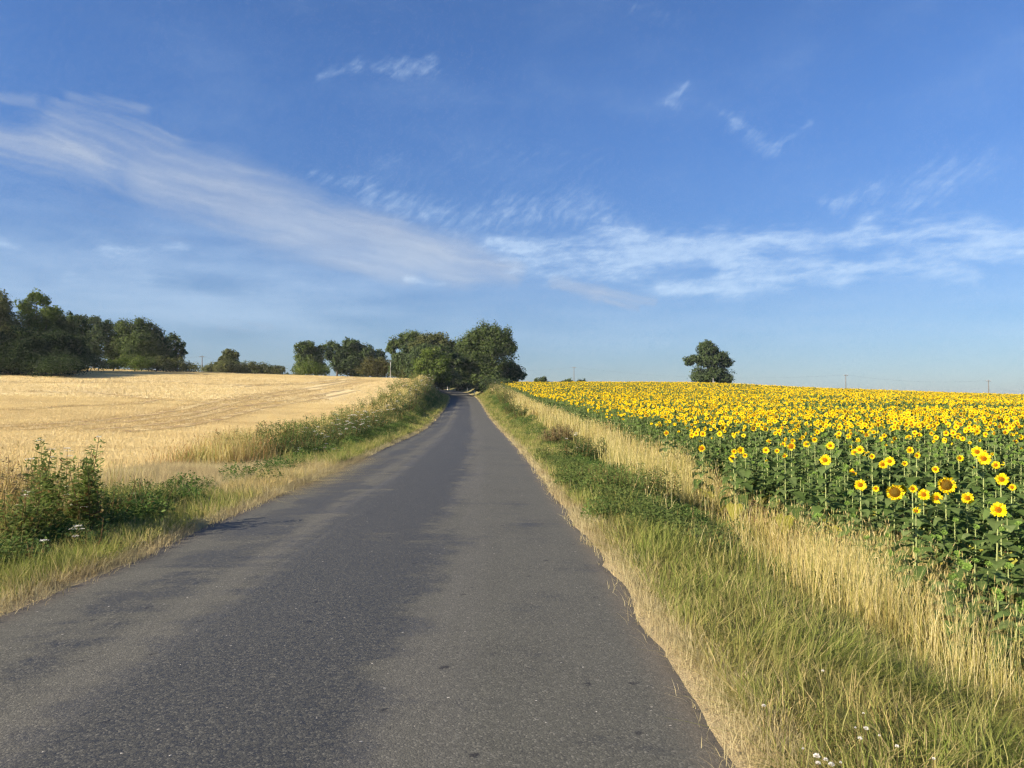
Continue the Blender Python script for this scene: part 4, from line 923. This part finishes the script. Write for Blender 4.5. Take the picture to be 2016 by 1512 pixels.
def tree(px0, px1, ptop, y, label, kind='tree', mat='mid', lobes=None, pbase=None, group=None, leaf=.42, dens=30, trunk=.16, upright=0, seed=None, cat='tree', bark=None, sub=16, ragged=.5, limbs=5, depth=.8, dy=0):
    g = np.random.default_rng(seed if seed is not None else int(abs(px0*7+ptop))); pc = (px0+px1)/2
    X = (pc-1008)/F*y; W_ = (px1-px0)/F*y*1.08; z0 = zat(X, y) if pbase is None else at(pc, pbase, y)[2]; zt = at(pc, ptop, y)[2]; Ht = zt-z0
    root = empty(kind, (X, y, z0-.1), label, cat, group)
    if lobes is None:
        lobes = []; nl = g.integers(5, 8)
        for i in range(nl):
            a = i/nl*6.28+g.normal(0, .3); f_ = g.uniform(.30, .80); lobes.append((math.cos(a)*.27, math.sin(a)*.27, f_, g.uniform(.19, .27), g.uniform(.19, .27), g.uniform(.15, .23)))
        lobes += [(g.normal(0, .06), 0, .78, .24, .24, .20), (0, 0, .45, .42, .38, .28), (-.15, .1, .24, .32, .3, .22), (.18, .05, .22, .32, .3, .22)]
    L = [(a*W_, b*W_*depth, c*Ht, d*W_, e*W_*depth, f*Ht) for a, b, c, d, e, f in lobes]
    mb = MB(); k = max(1, 170/y)
    crown(mb, L, g, leaf*y/170*1.0, dens*(170/y)**1.3, sub=sub, upright=upright, ragged=ragged)
    child('crown', mb.mesh('crown', LM[mat]), root)
    tb = MB(); r0 = max(.12, Ht*.022); top = np.array([L[0][0]*.3, 0, Ht*.62])
    ps = np.array([[0, 0, 0], [g.normal(0, .15), 0, Ht*.22], [g.normal(0, .25), g.normal(0, .2), Ht*.42], top]); tube(tb, ps, np.array([1.35, 1, .75, .35])*r0, 8)
    for i in range(min(limbs, len(L))):
        c = np.array(L[i][:3]); s = ps[1]*(1-i/limbs*.7)+ps[2]*(i/limbs*.7); m_ = (s+c)/2+np.array([0, 0, -.05*Ht]); tube(tb, [s, m_, c], np.array([.5, .35, .12])*r0, 6)
    child('trunk', tb.mesh('trunk', bark or BARK, True), root)
    return root
def hedge(px0, px1, ptop, y, label, mat='dark', cat='shrub', kind='shrub', seed=1, pbase=None, group=None, leaf=.30, dens=34, ragged=.5, depth=.8):
    g = np.random.default_rng(abs(seed*17+int(px0))); n = max(2, int((px1-px0)/max(6, (0.0+(735-ptop)))*2.2)); lobes = []
    for i in range(n):
        f_ = (i+.5)/n-.5; h_ = g.uniform(.62, .98)*(1-.35*abs(f_*2)**3); lobes.append((f_*.86, g.normal(0, .1), h_*.5, .8/n+.12, .34, h_*.5))
    return tree(px0, px1, ptop, y, label, kind, mat, lobes, pbase, group, leaf, dens, seed=seed, cat=cat, sub=20, limbs=2, ragged=ragged, depth=depth)
WG = 'trees of the wood on the left'
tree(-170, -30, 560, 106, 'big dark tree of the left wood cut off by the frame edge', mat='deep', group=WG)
tree(-60, 48, 572, 116, 'tall olive green tree at the far left edge of the wood', mat='olive', group=WG, dens=36)
tree(28, 118, 571, 121, 'tallest lighter green tree of the left wood with a knobbly top', mat='light', group=WG, dens=36, lobes=[(-.05, 0, .90, .19, .2, .10), (.12, 0, .86, .15, .2, .08), (-.25, 0, .76, .2, .2, .13), (.24, 0, .70, .2, .22, .12), (0, 0, .6, .36, .34, .2), (-.15, .1, .35, .34, .34, .25), (.2, .1, .35, .32, .34, .25)])
tree(80, 152, 603, 125, 'dark rounded tree right of the tallest one in the left wood', mat='mid', group=WG)
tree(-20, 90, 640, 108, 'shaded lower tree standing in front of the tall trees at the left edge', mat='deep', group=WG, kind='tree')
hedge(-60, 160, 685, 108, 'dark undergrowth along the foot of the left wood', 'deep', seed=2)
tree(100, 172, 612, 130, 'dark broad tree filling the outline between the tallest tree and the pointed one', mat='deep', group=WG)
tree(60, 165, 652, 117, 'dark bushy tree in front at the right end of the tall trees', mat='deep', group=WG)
tree(147, 222, 619, 152, 'dark tree with a pointed top beyond the gap in the left wood', mat='dark', group=WG, lobes=[(0, 0, .88, .2, .22, .12), (-.22, 0, .72, .22, .22, .14), (.2, 0, .72, .22, .22, .15), (0, 0, .5, .42, .4, .22), (-.1, 0, .3, .4, .4, .2)])
tree(200, 262, 632, 156, 'narrow dark tree between two taller ones in the left wood', mat='mid', group=WG)
tree(228, 312, 622, 152, 'broad domed tree of the left wood, highest of its right half', mat='mid', group=WG)
tree(282, 338, 642, 154, 'sloping dark tree near the right end of the left wood', mat='dark', group=WG)
tree(322, 368, 655, 158, 'last leaning tree at the right end of the left wood, open crown', mat='dark', group=WG, lobes=[(-.1, 0, .85, .26, .28, .13), (.12, 0, .68, .28, .28, .13), (.30, 0, .50, .2, .2, .10), (-.2, 0, .5, .3, .3, .2), (.05, 0, .3, .32, .3, .18)])
SG = 'shrubs along the foot of the left wood'
hedge(140, 204, 682, 123, 'dark rounded shrub leaning out of the wood over the field corner', 'dark', seed=3, group=SG)
hedge(203, 240, 704, 136, 'low bright green shrub at the corner of the wood', 'light', seed=4, group=SG)
hedge(236, 292, 693, 140, 'leafy light green shrub, second from the corner of the wood', 'light', seed=5, group=SG)
hedge(280, 332, 696, 142, 'olive shrub in the middle of the shrub row', 'olive', seed=6, group=SG)
hedge(318, 379, 699, 143, 'spreading olive shrub at the right end of the shrub row', 'olive', seed=7, group=SG, ragged=.8)
hedge(408, 480, 705, 196, 'leafy hedge bush under a small rounded tree', 'olive', seed=8)
tree(426, 470, 684, 200, 'small rounded tree rising out of a hedge beyond the stubble', mat='olive', dens=34)
hedge(474, 530, 706, 198, 'middle hedge bush beyond the stubble field', 'olive', seed=9); hedge(524, 558, 712, 198, 'right end hedge bush beyond the stubble field', 'olive', seed=10)
hedge(556, 600, 735, 205, 'low dark hedge top just showing over the stubble', 'mid', seed=31)
CG = 'trees beyond the stubble field'
tree(574, 642, 672, 188, 'rounded green tree with sunlit ivy at the left end of its row', mat='mid', group=CG, dens=34)
hedge(590, 640, 702, 182, 'sunlit ivy covered bush at the foot of the rounded green tree', 'light', seed=11)
tree(636, 690, 672, 198, 'dark tree with open sky under its left branches', mat='dark', group=CG, lobes=[(-.1, 0, .86, .26, .26, .13), (-.2, 0, .62, .28, .28, .18), (.2, 0, .7, .28, .28, .2), (.15, 0, .4, .34, .3, .24)])
tree(655, 728, 666, 200, 'highest dark tree in the row beyond the stubble', mat='dark', group=CG)
tree(708, 758, 680, 198, 'dark domed tree at the right of its row beyond the stubble', mat='dark', group=CG)
hedge(715, 775, 696, 188, 'brownish bushy small tree beside the white pole', 'brown', seed=12, cat='tree', kind='small_tree')
hedge(772, 830, 712, 178, 'low olive bushes right of the white pole', 'olive', seed=13)
tree(764, 842, 651, 186, 'tall leafy tree left of the road with a drooping left limb', mat='mid', group='tall trees around the shaded bend', dens=36,
     lobes=[(.08, 0, .86, .34, .34, .12), (-.25, 0, .76, .2, .24, .13), (-.38, 0, .66, .13, .2, .12), (-.28, 0, .52, .13, .2, .07), (.2, 0, .62, .34, .34, .2), (.12, 0, .36, .34, .34, .22)])
tree(832, 884, 672, 160, 'dark unseen tree added behind the round leafy one to shade the road', mat='dark', group='trees beside the shaded bend', dens=40)  # unseen tree, added so its shadow falls across the road
tree(808, 898, 653, 173, 'broad olive crowned tree left of the road with reddish dead leaves at its top right', mat='olive', group='tall trees around the shaded bend', dens=38,
     lobes=[(0, 0, .86, .34, .34, .12), (-.22, 0, .74, .26, .26, .15), (.25, 0, .72, .25, .28, .16), (.34, 0, .55, .17, .24, .14), (0, 0, .55, .4, .4, .24), (.05, 0, .3, .4, .4, .2)])
tree(788, 822, 703, 170, 'small slender tree with a bare pale trunk at the field corner', mat='olive', dens=26, bark=BARKP, kind='small_tree')
tree(816, 890, 684, 147, 'round leafy tree in front, left of the shaded bend', mat='light', dens=46, pbase=758, group='trees beside the shaded bend',
     lobes=[(-.05, 0, .80, .3, .3, .18), (.2, 0, .66, .28, .3, .2), (-.28, 0, .55, .22, .3, .22), (0, 0, .5, .44, .4, .28), (.12, -.1, .28, .38, .36, .26), (-.2, -.1, .25, .3, .3, .22)])
tree(902, 1016, 642, 160, 'tallest feathery tree right of the road with upswept branches', mat='mid', dens=44, upright=.6, group='tall trees around the shaded bend', pbase=768, leaf=.4,
     lobes=[(.0, 0, .88, .28, .3, .10), (-.18, 0, .80, .22, .26, .11), (.22, 0, .80, .2, .26, .11), (-.32, 0, .66, .18, .26, .13), (.36, 0, .66, .16, .2, .08), (.02, 0, .62, .40, .38, .2), (-.12, 0, .38, .32, .34, .2), (-.05, -.1, .2, .26, .3, .16)])
tree(968, 1030, 707, 168, 'rounded bush like tree at the corner of the sunflower field', mat='mid', dens=44, group='trees beside the shaded bend', pbase=768, lobes=[(0, 0, .78, .34, .34, .2), (-.25, 0, .6, .26, .3, .26), (.28, 0, .52, .24, .3, .26), (0, 0, .4, .46, .4, .34)])
tree(846, 930, 682, 200, 'dark tree closing the view at the left of the shaded bend', mat='dark', group='dark trees behind the bend', dens=40, pbase=772)
tree(880, 965, 700, 204, 'dark tree closing the view in the middle of the shaded bend', mat='dark', group='dark trees behind the bend', dens=40, pbase=772)
tree(840, 900, 668, 224, 'dark tree behind the broad olive crowned tree', mat='dark', group='dark trees behind the bend')
AR = [(.05, 0, .72, .3, .3, .16), (.35, -.05, .70, .28, .3, .15), (.62, 0, .60, .26, .3, .13), (.2, 0, .5, .3, .3, .2), (.85, 0, .50, .2, .3, .12), (-.1, 0, .45, .3, .3, .25), (-.1, 0, .2, .25, .3, .2)]
tree(782, 870, 670, 157, 'dark leaning tree whose crown arches over the shaded road', mat='dark', dens=44, group='trees beside the shaded bend', lobes=AR)
tree(768, 842, 673, 177, 'dark unseen tree added behind the arching ones to shade the far bend', mat='dark', dens=40, group='trees beside the shaded bend')  # out of view, added to cast shade on the ground past the bend
hedge(902, 948, 752, 178, 'low dark bushes added over the lit verge right of the far bend', 'deep', seed=43, pbase=772)  # dark bushes added to cover sunlit ground meant to be in shade
tree(790, 880, 672, 170, 'second dark tree arching over the shaded road further back', mat='dark', dens=44, group='trees beside the shaded bend', lobes=AR)
for a_, b_, y_, l_ in ((835, 872, 158, 'nearest'), (825, 862, 168, 'middle'), (808, 850, 179, 'farthest')):  # unseen screen of bushes, added to keep low sun off the bend
    hedge(a_, b_, 703, y_, l_+' of three unseen tall bushes added left of the bend to shade it', 'deep', seed=y_, dens=60, group='unseen tall bushes added to shade the bend')
hedge(884, 944, 746, 190, 'low dark bushes added behind the marker posts to hide lit verge', 'dark', seed=41, pbase=769)  # added as a dark cover for verge left lit beyond the bend
hedge(838, 915, 722, 196, 'dark shaded hedge at the left behind the road bend', 'dark', seed=14, pbase=766); hedge(880, 985, 726, 194, 'dark shaded hedge at the right behind the road bend', 'dark', seed=15, pbase=768)
hedge(940, 1012, 742, 150, 'shaded hedge below the feathery tree', 'dark', seed=16, pbase=772)
tree(-40, 20, 640, 190, 'dark tree mostly hidden behind the left wood', mat='dark', group=WG)
hedge(1052, 1078, 737, 232, 'small dark tree top peeping over the sunflowers', 'dark', seed=17, cat='tree', kind='small_tree', leaf=.3); hedge(1104, 1132, 741, 236, 'dark bush top left of the thin pole over the sunflowers', 'dark', seed=18); hedge(1130, 1162, 745, 238, 'dark bush top right of the thin pole over the sunflowers', 'dark', seed=19)
tree(1350, 1440, 671, 206, 'lone dark oak like tree standing behind the sunflower field', kind='lone_tree', mat='dark', dens=44, pbase=763, leaf=.40, ragged=.5, sub=16,
     lobes=[(-.04, 0, .90, .17, .2, .09), (-.02, 0, .78, .22, .26, .12), (-.30, 0, .60, .18, .2, .09), (-.40, 0, .53, .10, .14, .07), (.24, 0, .66, .20, .24, .13), (.36, 0, .52, .14, .2, .12), (.02, 0, .56, .32, .3, .16), (.08, 0, .24, .40, .34, .20), (-.12, 0, .22, .24, .28, .14), (.34, 0, .2, .18, .24, .14)])
hedge(1368, 1402, 754, 205, 'low hedge at the foot of the lone tree', 'dark', seed=20, pbase=764)
hedge(1262, 1290, 752, 215, 'tiny dark hedge top on the skyline left of the lone tree', 'dark', seed=21, pbase=762); hedge(1722, 1750, 767, 190, 'tiny dark hedge top on the skyline right of the lone tree', 'dark', seed=22, pbase=775)

# ================================================================== poles, wires and roadside posts
WOODP = simple_mat('grey_wood', (.17, .15, .13), .85, (.10, .09, .08), 2, stretch=(6, 6, .4)); CONC = simple_mat('pale_concrete', (.32, .32, .31), .85, (.26, .26, .25), 3); WIRE = simple_mat('wire', (.06, .06, .065), .5); PORC = simple_mat('insulator', (.45, .38, .32), .3)
tops = {}
def pole(px, ptop, y, label, r=.12, mat=WOODP, arm=.65, key=None):
    p = at(px, ptop, y); z0 = zat(p[0], y)-.3; h = p[2]-z0; root = empty('utility_pole', (p[0], y, z0), label, 'utility pole')
    mb = MB(); tube(mb, [(0, 0, 0), (0, 0, h*.5), (0, 0, h)], np.array([1.2, 1.0, .75])*r, 10); child('pole_shaft', mb.mesh('shaft', mat, True), root)
    if arm:
        mb = MB(); box(mb, (0, -r*.9, h-.35), (arm*2, .09, .11)); ca = child('crossarm', mb.mesh('crossarm', mat), root)
        for x in (-arm*.9, 0, arm*.9):
            mb = MB(); tube(mb, [(x, -r*.9, h-.295), (x, -r*.9, h-.2), (x, -r*.9, h-.12)], [.05, .06, .03], 8); child('insulator', mb.mesh('insulator', PORC, True), ca)
    tops[key] = np.array([p[0], y-r*.9, z0+h-.12]); return root
pole(398, 700, 200, 'thin dark pole between the left wood and the hedge', key='a'); pole(769, 712, 176, 'short pale concrete pole in front of the trees left of the road', r=.095, mat=CONC, arm=0, key='w')
pole(1130, 722, 262, 'thin pole rising over the sunflowers right of the road trees', key='b'); pole(1665, 737, 232, 'thin pole on the skyline right of the lone tree', key='c'); pole(1946, 748, 222, 'thin pole on the skyline near the right edge', key='d')
pole(1404, 744, 200, 'short pale pole in front of the lone tree', r=.10, mat=CONC, arm=0, key='l')
def wire(a, b, sag, label):
    mb = MB()
    for dx in (-.55, .55):
        t_ = np.linspace(0, 1, 14)[:, None]; P_ = a*(1-t_)+b*t_; P_ = P_+np.array([dx, 0, 0]); P_[:, 2] -= (4*t_*(1-t_))[:, 0]*sag; tube(mb, P_, .007, 4)
    o = mb.obj('power_line', WIRE); tag(o, label, 'power line'); return o
far = np.array([-14.0, 285.0, tops['b'][2]+.3]); 
wire(tops['b'], far, .9, 'thin wires running left from the pole to the road trees'); wire(tops['b'], tops['c'], 2.2, 'thin wires sagging behind the lone tree between two poles'); wire(tops['c'], tops['d'], 1.2, 'thin wires between the two right hand poles'); wire(tops['a'], np.array([-150., 240, tops['a'][2]+1]), 1.5, 'thin wires running left from the pole behind the wood'); wire(tops['a'], np.array([-70., 240, tops['a'][2]-.5]), 1.2, 'thin wires running right from the pole over the hedge')
WHITEP = simple_mat('white_post_plastic', (.80, .80, .78), .5); BLACKP = simple_mat('dark_band', (.03, .03, .035), .5); REFL = simple_mat('reflector', (.75, .74, .70), .2)
def post(px, pbase, y, h, label, band=True, w=.13):
    p = at(px, pbase, y); z = zat(p[0], y); root = empty('marker_post', (p[0], y, z-.05), label, 'marker post')
    mb = MB(); V = []
    for z_ in (0, h-.06): V += [(-w/2, -w/2, z_), (w/2, -w/2, z_), (w/2, w/2, z_), (-w/2, w/2, z_)]
    V += [(-w/2, -w/2, h-.03), (w/2, -w/2, h-.03), (w/2, w/2, h+.03), (-w/2, w/2, h+.03)]
    Q = [(a+i, a+(i+1) % 4, a+4+(i+1) % 4, a+4+i) for a in (0, 4) for i in range(4)]+[(8, 9, 10, 11)]
    mb.add(np.array(V), Q); child('post_body', mb.mesh('post_body', WHITEP), root)
    if band:
        mb = MB(); box(mb, (0, 0, h*.78), (w+.012, w+.012, h*.16)); bd = child('band', mb.mesh('band', BLACKP), root)
        mb = MB(); box(mb, (0, -w/2-.012, h*.78), (w*.45, .012, h*.10)); child('reflector', mb.mesh('reflector', REFL), bd)
    return root
post(881, 763, 186, 1.15, 'white marker post with a dark band on the far side of the bend', w=.17); post(884.5, 764, 184, .42, 'tiny white stub just right of the banded marker post', False, .14); post(920, 769, 170, .9, 'dim marker post in deep tree shade at the right of the bend', False, .12); post(933.5, 773, 152, 1.1, 'white marker post where the road enters the tree shade on the right', False, .13)

# ================================================================== roadside plants
HERB = {'g': plant_mat('weed_leaf', [(.11, .165, .04), (.145, .205, .052), (.18, .24, .07), (.25, .30, .10)], .4, .5, tint=(.20, .12, .05), var=.18, up=.3),
        'd': plant_mat('dark_weed_leaf', [(.06, .10, .034), (.08, .13, .042), (.105, .155, .052), (.14, .18, .068)], .3, .5, tint=(.16, .10, .04), var=.15, up=.3),
        'b': plant_mat('dry_weed_leaf', [(.26, .19, .10), (.34, .26, .14), (.22, .20, .09), (.42, .34, .20)], .3, .6, var=.15)}
HSTEM = plant_mat('weed_stem', [(.11, .10, .035), (.16, .10, .05), (.14, .16, .05)], .1, .6, var=.1)
UMBEL = plant_mat('white_umbel', [(.70, .68, .60), (.82, .80, .74)], .3, .6, var=.05)
def weed(x, y, h, w_, label, g, mat='g', stems=9, leafl=.085, group=None, flowers=0, name='weed_plant', cat='plant', dens=70, lowbrown=.0, white=UMBEL):
    root = empty(name, (x, y, zat(x, y)-.02), label, cat, group); fb, sb = MB(), MB(); heads = []
    far_ = max(1, y/9)
    for i in range(stems):
        rr = w_*.42*math.sqrt(g.random()); a = g.random()*6.28; b0 = np.array([rr*math.cos(a)*.8, rr*math.sin(a)*.8, 0]); hh = h*g.uniform(.5, 1.1)*(1-.3*(rr/w_)); ln = g.normal(0, .10, 2)*hh+np.array([math.cos(a), math.sin(a)])*rr*.35
        top = b0+np.array([ln[0], ln[1], hh]); m_ = (b0+top)/2+np.array([g.normal(0, .02), g.normal(0, .02), 0]); tube(sb, [b0, m_, top], np.array([1, .8, .45])*.0065*far_**.4, 5, r=g.random())
        n = int(dens*hh/far_**1.1)+6; t_ = g.uniform(.16, 1.02, n)**.75; c = b0*(1-t_[:, None])+top*t_[:, None]; a2 = g.random(n)*6.28; L = leafl*(1.25-.65*t_)*far_**.55
        out = np.stack([np.cos(a2), np.sin(a2), g.uniform(-.5, .35, n)], 1); C = c+out*(L*.72+g.random(n)*.11*(1-t_*.8)*w_)[:, None]
        N = np.stack([-np.cos(a2)*.4+g.normal(0, .3, n), -np.sin(a2)*.4+g.normal(0, .3, n), np.ones(n)], 1)
        k0 = fb.n; leaves(fb, C, N, L, .30, r=np.clip(g.random(n)*.9+.1*t_, 0, 1).astype(np.float32), droop=.4, g=g)
        tt_ = ((g.random(n) < lowbrown*(1.1-t_)*1.6)).astype(np.float32)*.9; fb.a.setdefault('tint', []).append((k0, np.repeat(tt_, 4)))
        if i < flowers:
            for q in range(g.integers(1, 4)):
                c = top+np.array([g.normal(0, .05), g.normal(0, .05), g.uniform(-.12, .05)]) if q else top; nu = 26; rr2 = .042*far_**.40*g.uniform(.7, 1.2)*np.sqrt(g.random(nu)); a3 = g.random(nu)*6.28
                C = c+np.stack([rr2*np.cos(a3), rr2*np.sin(a3), .012-rr2*.12+g.normal(0, .003, nu)], 1); wb = MB(); leaves(wb, C, np.stack([g.normal(0, .3, nu), g.normal(0, .3, nu), np.ones(nu)], 1), .018*far_**.5, .9, g=g); heads.append(wb)
    child('stems', sb.mesh('stems', HSTEM, True), root); child('foliage', fb.mesh('foliage', HERB[mat]), root)
    for wb in heads: child('flower_head', wb.mesh('flower_head', white), root)
    return root
g5 = np.random.default_rng(55)
def wat(px, ybase, **k): x = (px-1008)/F*ybase; return x, ybase
lw = [(20, 8.6, .75, .8, 'g', 0, 'leafy weed at the very left edge beside the verge'), (56, 9.3, .66, .7, 'g', 2, 'weed clump with white flower heads near the left edge'), (84, 9.0, 1.12, .36, 'g', 3, 'tall slender green weed topped by pale flower heads, left of the tallest'), (100, 10.6, 1.0, .5, 'g', 2, 'tall weed behind, between two leafy spires'),
      (128, 9.9, .66, .8, 'b', 0, 'brown withered weed clump between the green spires'), (160, 9.7, 1.28, .42, 'g', 3, 'tallest leafy green weed with small flower tips by the field entrance'), (186, 9.6, 1.08, .42, 'g', 1, 'leafy green weed joined to the right of the tallest'), (206, 10.4, .62, .6, 'd', 0, 'dark weed shaded by the tallest spires'),
      (180, 8.5, .42, .35, 'd', 2, 'low weed with white flower heads at the front of the clump'), (72, 7.7, .34, .3, 'd', 1, 'small weed with a white head close to the road grass'), (238, 11.0, .62, 1.0, 'd', 0, 'low dark leafy weed right of the tall clump'), (290, 12.0, .46, 1.1, 'd', 1, 'low dark spreading weed at the right end of the left clump'), (35, 10.8, .9, .8, 'b', 0, 'dry brown weed behind the left edge clump')]
for px, y, h, w_, m_, fl_, lab in lw:
    x, _ = wat(px, y); weed(x, y, h*1.02, w_*1.1, lab, g5, m_, stems=9 if w_ < .55 else 14, flowers=fl_, dens=100 if w_ < .6 else 62, lowbrown=.16, leafl=.125 if m_ != 'd' else .075)
# left bank bushes: position along the road, offset from its edge, size
lb = [(22.4, 3.3, .85, 1.5, 'g', 0, 'green bush standing first on the left bank beside the brown grass'), (24.2, 3.9, 1.0, 1.6, 'd', 0, 'green bush deeper in the golden grass at the start of the left bank'), (27, 3.4, 1.1, 1.7, 'g', 0, 'green bush behind the low white flowers near the start of the left bank'), (30.5, 3.5, 1.15, 1.8, 'd', 0, 'bush in the golden grass behind the white umbels'), (35, 3.8, 1.25, 1.9, 'g', 0, 'green bush behind the largest umbel bush'), (23, 2.4, .75, 1.5, 'd', 0, 'dark leafy bush at the start of the left bank'), (23.6, 1.6, .55, 1.3, 'd', 6, 'low bush with white flowers at the start of the left bank'), (24.5, 2.9, 1.25, 1.3, 'g', 0, 'tall pale leafed weed bush rising above the start of the left bank'), (26, 2.2, .85, 1.6, 'd', 5, 'dark bush speckled with white flowers, second on the left bank'),
      (28.5, 2.2, .85, 1.7, 'd', 8, 'white flowering bush before the densest flowers of the left bank'), (31, 1.9, .95, 1.7, 'd', 12, 'bush thick with white umbels low on the left bank'), (33.5, 2.3, 1.1, 1.8, 'd', 14, 'largest white umbel bush of the left bank'), (36.5, 2.2, 1.05, 1.8, 'd', 10, 'white umbel bush right of the largest one'), (40, 2.3, 1.1, 2.0, 'd', 8, 'leafy bush with scattered umbels midway up the left bank'),
      (39, 3.6, 1.3, 1.8, 'g', 0, 'green weed bush behind the umbels among tall grass'), (45, 2.4, 1.1, 2.0, 'd', 6, 'dark bush with few umbels midway up the left bank'), (46, 4.0, 1.5, 2.0, 'g', 0, 'greener bush behind at the middle of the left bank'), (52, 2.6, 1.2, 2.2, 'd', 5, 'dark bush beyond the middle of the left bank'), (59, 2.8, 1.3, 2.3, 'd', 3, 'dark bush two thirds along the left bank'),
      (58, 4.4, 1.6, 2.3, 'g', 0, 'green bush at the field side two thirds along the left bank'), (68, 3.0, 1.5, 2.6, 'd', 4, 'dark bush beside the narrow grass strip far along the left bank'), (70, 4.8, 1.9, 2.6, 'g', 0, 'green bush high on the far left bank'), (79, 3.2, 1.7, 2.8, 'd', 4, 'dark bush near the far end of the left bank'), (90, 3.4, 1.9, 3.0, 'd', 6, 'bush with whitish flowers near the far end of the left bank'),
      (92, 5.2, 1.8, 3.0, 'g', 0, 'bright green bush near the top of the left bank'), (103, 3.6, 1.7, 3.0, 'd', 8, 'whitish flowering bush close to the shaded bend on the left'), (106, 5.6, 1.8, 3.2, 'g', 0, 'green bush at the crest of the left bank'), (118, 3.8, 1.7, 3.2, 'd', 6, 'bush beside the road just before the shade on the left'), (130, 4.2, 1.7, 3.2, 'd', 3, 'last dark bush of the left bank before the shade'), (138, 5.6, 1.8, 3.2, 'g', 0, 'last green bush of the left bank under the round tree')]
for y, e, h, w_, m_, fl_, lab in lb:
    x = float(road_x(np.array([y]))[0])-HW-e; weed(x, y, h, w_*1.15, lab, g5, m_, stems=34, flowers=fl_, dens=190, leafl=.08, name='bank_bush', cat='bush', group='bushes along the left bank', lowbrown=.1)
rb = [(14.0, 1.25, .72, 1.4, 'g', 0, 'leafy bush in the tall grass nearest on the right verge'), (15.6, .95, .52, 1.3, 'g', 0, 'bright leafy weed bush on the right verge beside the golden grass'), (15.2, 2.1, .8, 1.3, 'g', 0, 'leafy weed bush next to the sunflowers on the right verge'), (22.5, 1.5, .85, 1.4, 'd', 3, 'dark bush with white dots standing out of the dry grass on the right'), (23.8, 2.2, .85, 1.2, 'd', 0, 'dark bush right behind the dotted one on the right verge'),
      (31, 1.5, .9, .9, 'b', 0, 'brown withered thistle like plant in the dry grass on the right'), (33, 2.3, .9, .9, 'b', 0, 'second brown withered plant beyond on the right verge'), (62, 2.4, 1.0, 2.0, 'd', 0, 'dark low bush far along the right verge'), (72, 2.2, 1.3, 2.2, 'd', 0, 'dark bush patch two thirds along the right verge'), (88, 2.6, 1.7, 2.6, 'd', 0, 'dark green bush rising on the far right bank'),
      (98, 2.9, 1.9, 2.8, 'g', 0, 'green bush on the far right bank next to the dark one'), (110, 3.1, 2.0, 2.8, 'g', 0, 'greenish bush near the end of the right bank'), (124, 3.0, 2.0, 3.2, 'd', 2, 'dark bush at the end of the right bank before the shade'), (138, 3.2, 2.0, 3.4, 'd', 0, 'last dark bush on the right bank under the feathery tree')]
for y, e, h, w_, m_, fl_, lab in rb:
    x = float(road_x(np.array([y]))[0])+HW+e; weed(x, y, h, w_, lab, g5, m_, stems=30, flowers=fl_, dens=190, leafl=.07, name='verge_bush', cat='bush', group='bushes along the right verge', lowbrown=.1)
# white clover heads in the near right grass
CLV = plant_mat('clover_flower', [(.72, .70, .64), (.85, .84, .80)], .35, .6, var=.04)
cl = [(1608, 1490, 13, 'largest white clover head at the bottom edge, upper of two'), (1611, 1505, 10, 'white clover head at the very bottom edge under the largest'), (1626, 1497, 9, 'white clover head just right of the largest one'), (1637, 1507, 12, 'flat wide white clover head at the bottom edge'), (1655, 1503, 6, 'small white clover head at the right end of the bottom cluster'), (1705, 1436, 10, 'round white clover head, upper of a pair'),
      (1693, 1456, 9, 'white clover head below left of the round one'), (1684, 1434, 5, 'tiny white clover head left of the round one'), (1766, 1471, 8, 'white clover head standing alone to the right'), (1838, 1496, 7, 'rightmost white clover head by the bottom edge'), (1504, 1391, 8, 'leftmost white clover head nearest the tarmac'), (1620, 1322, 6, 'highest white clover head in the green grass'), (1731, 1450, 5, 'tiny white clover head right of the round pair'), (1581, 1475, 5, 'tiny white clover head left of the bottom cluster'), (1700, 1406, 5, 'tiny white clover head on a thin stalk above the round one')]
for px, py, dp, lab in cl:
    x, y = hit(px, py, 2.2, 12, .22); root = empty('clover_flower', (x, y, zat(x, y)), lab, 'clover'); mb = MB(); tube(mb, [(.01, 0, -.02), (0, 0, .12), (0, 0, .22)], .0016, 5, r=.5); child('stalk', mb.mesh('stalk', GREEN), root)
    r0 = dp*y/F/2; n = 90; u = nrm(g5.normal(size=(n, 3))); u[:, 2] = np.abs(u[:, 2])*.9-.1; mb = MB(); leaves(mb, np.array([0, 0, .222])+u*r0*.75, np.cross(u, g5.normal(size=(n, 3))), r0*.8, .4, g=g5); child('blossom', mb.mesh('blossom', CLV), root)

# ================================================================== thin morning haze
hb = MB(); box(hb, (0, 2950, -20), (8200, 6060, 110)); hm_ = bpy.data.materials.new('haze'); hm_.use_nodes = True; hm_.node_tree.nodes.clear(); ht_ = NT(hm_.node_tree)
pv = ht_.add('ShaderNodeVolumePrincipled'); pv.inputs['Color'].default_value = (.86, .92, 1.0, 1); pv.inputs['Density'].default_value = .00014; pv.inputs['Anisotropy'].default_value = .2
ho = ht_.add('ShaderNodeOutputMaterial'); ht_.l.new(pv.outputs[0], ho.inputs['Volume'])
haze = hb.obj('haze', hm_); tag(haze, 'thin morning haze over the fields', None, None, 'stuff')
scene.cycles.volume_bounces = 0; scene.cycles.volume_step_rate = 10; scene.cycles.volume_max_steps = 8
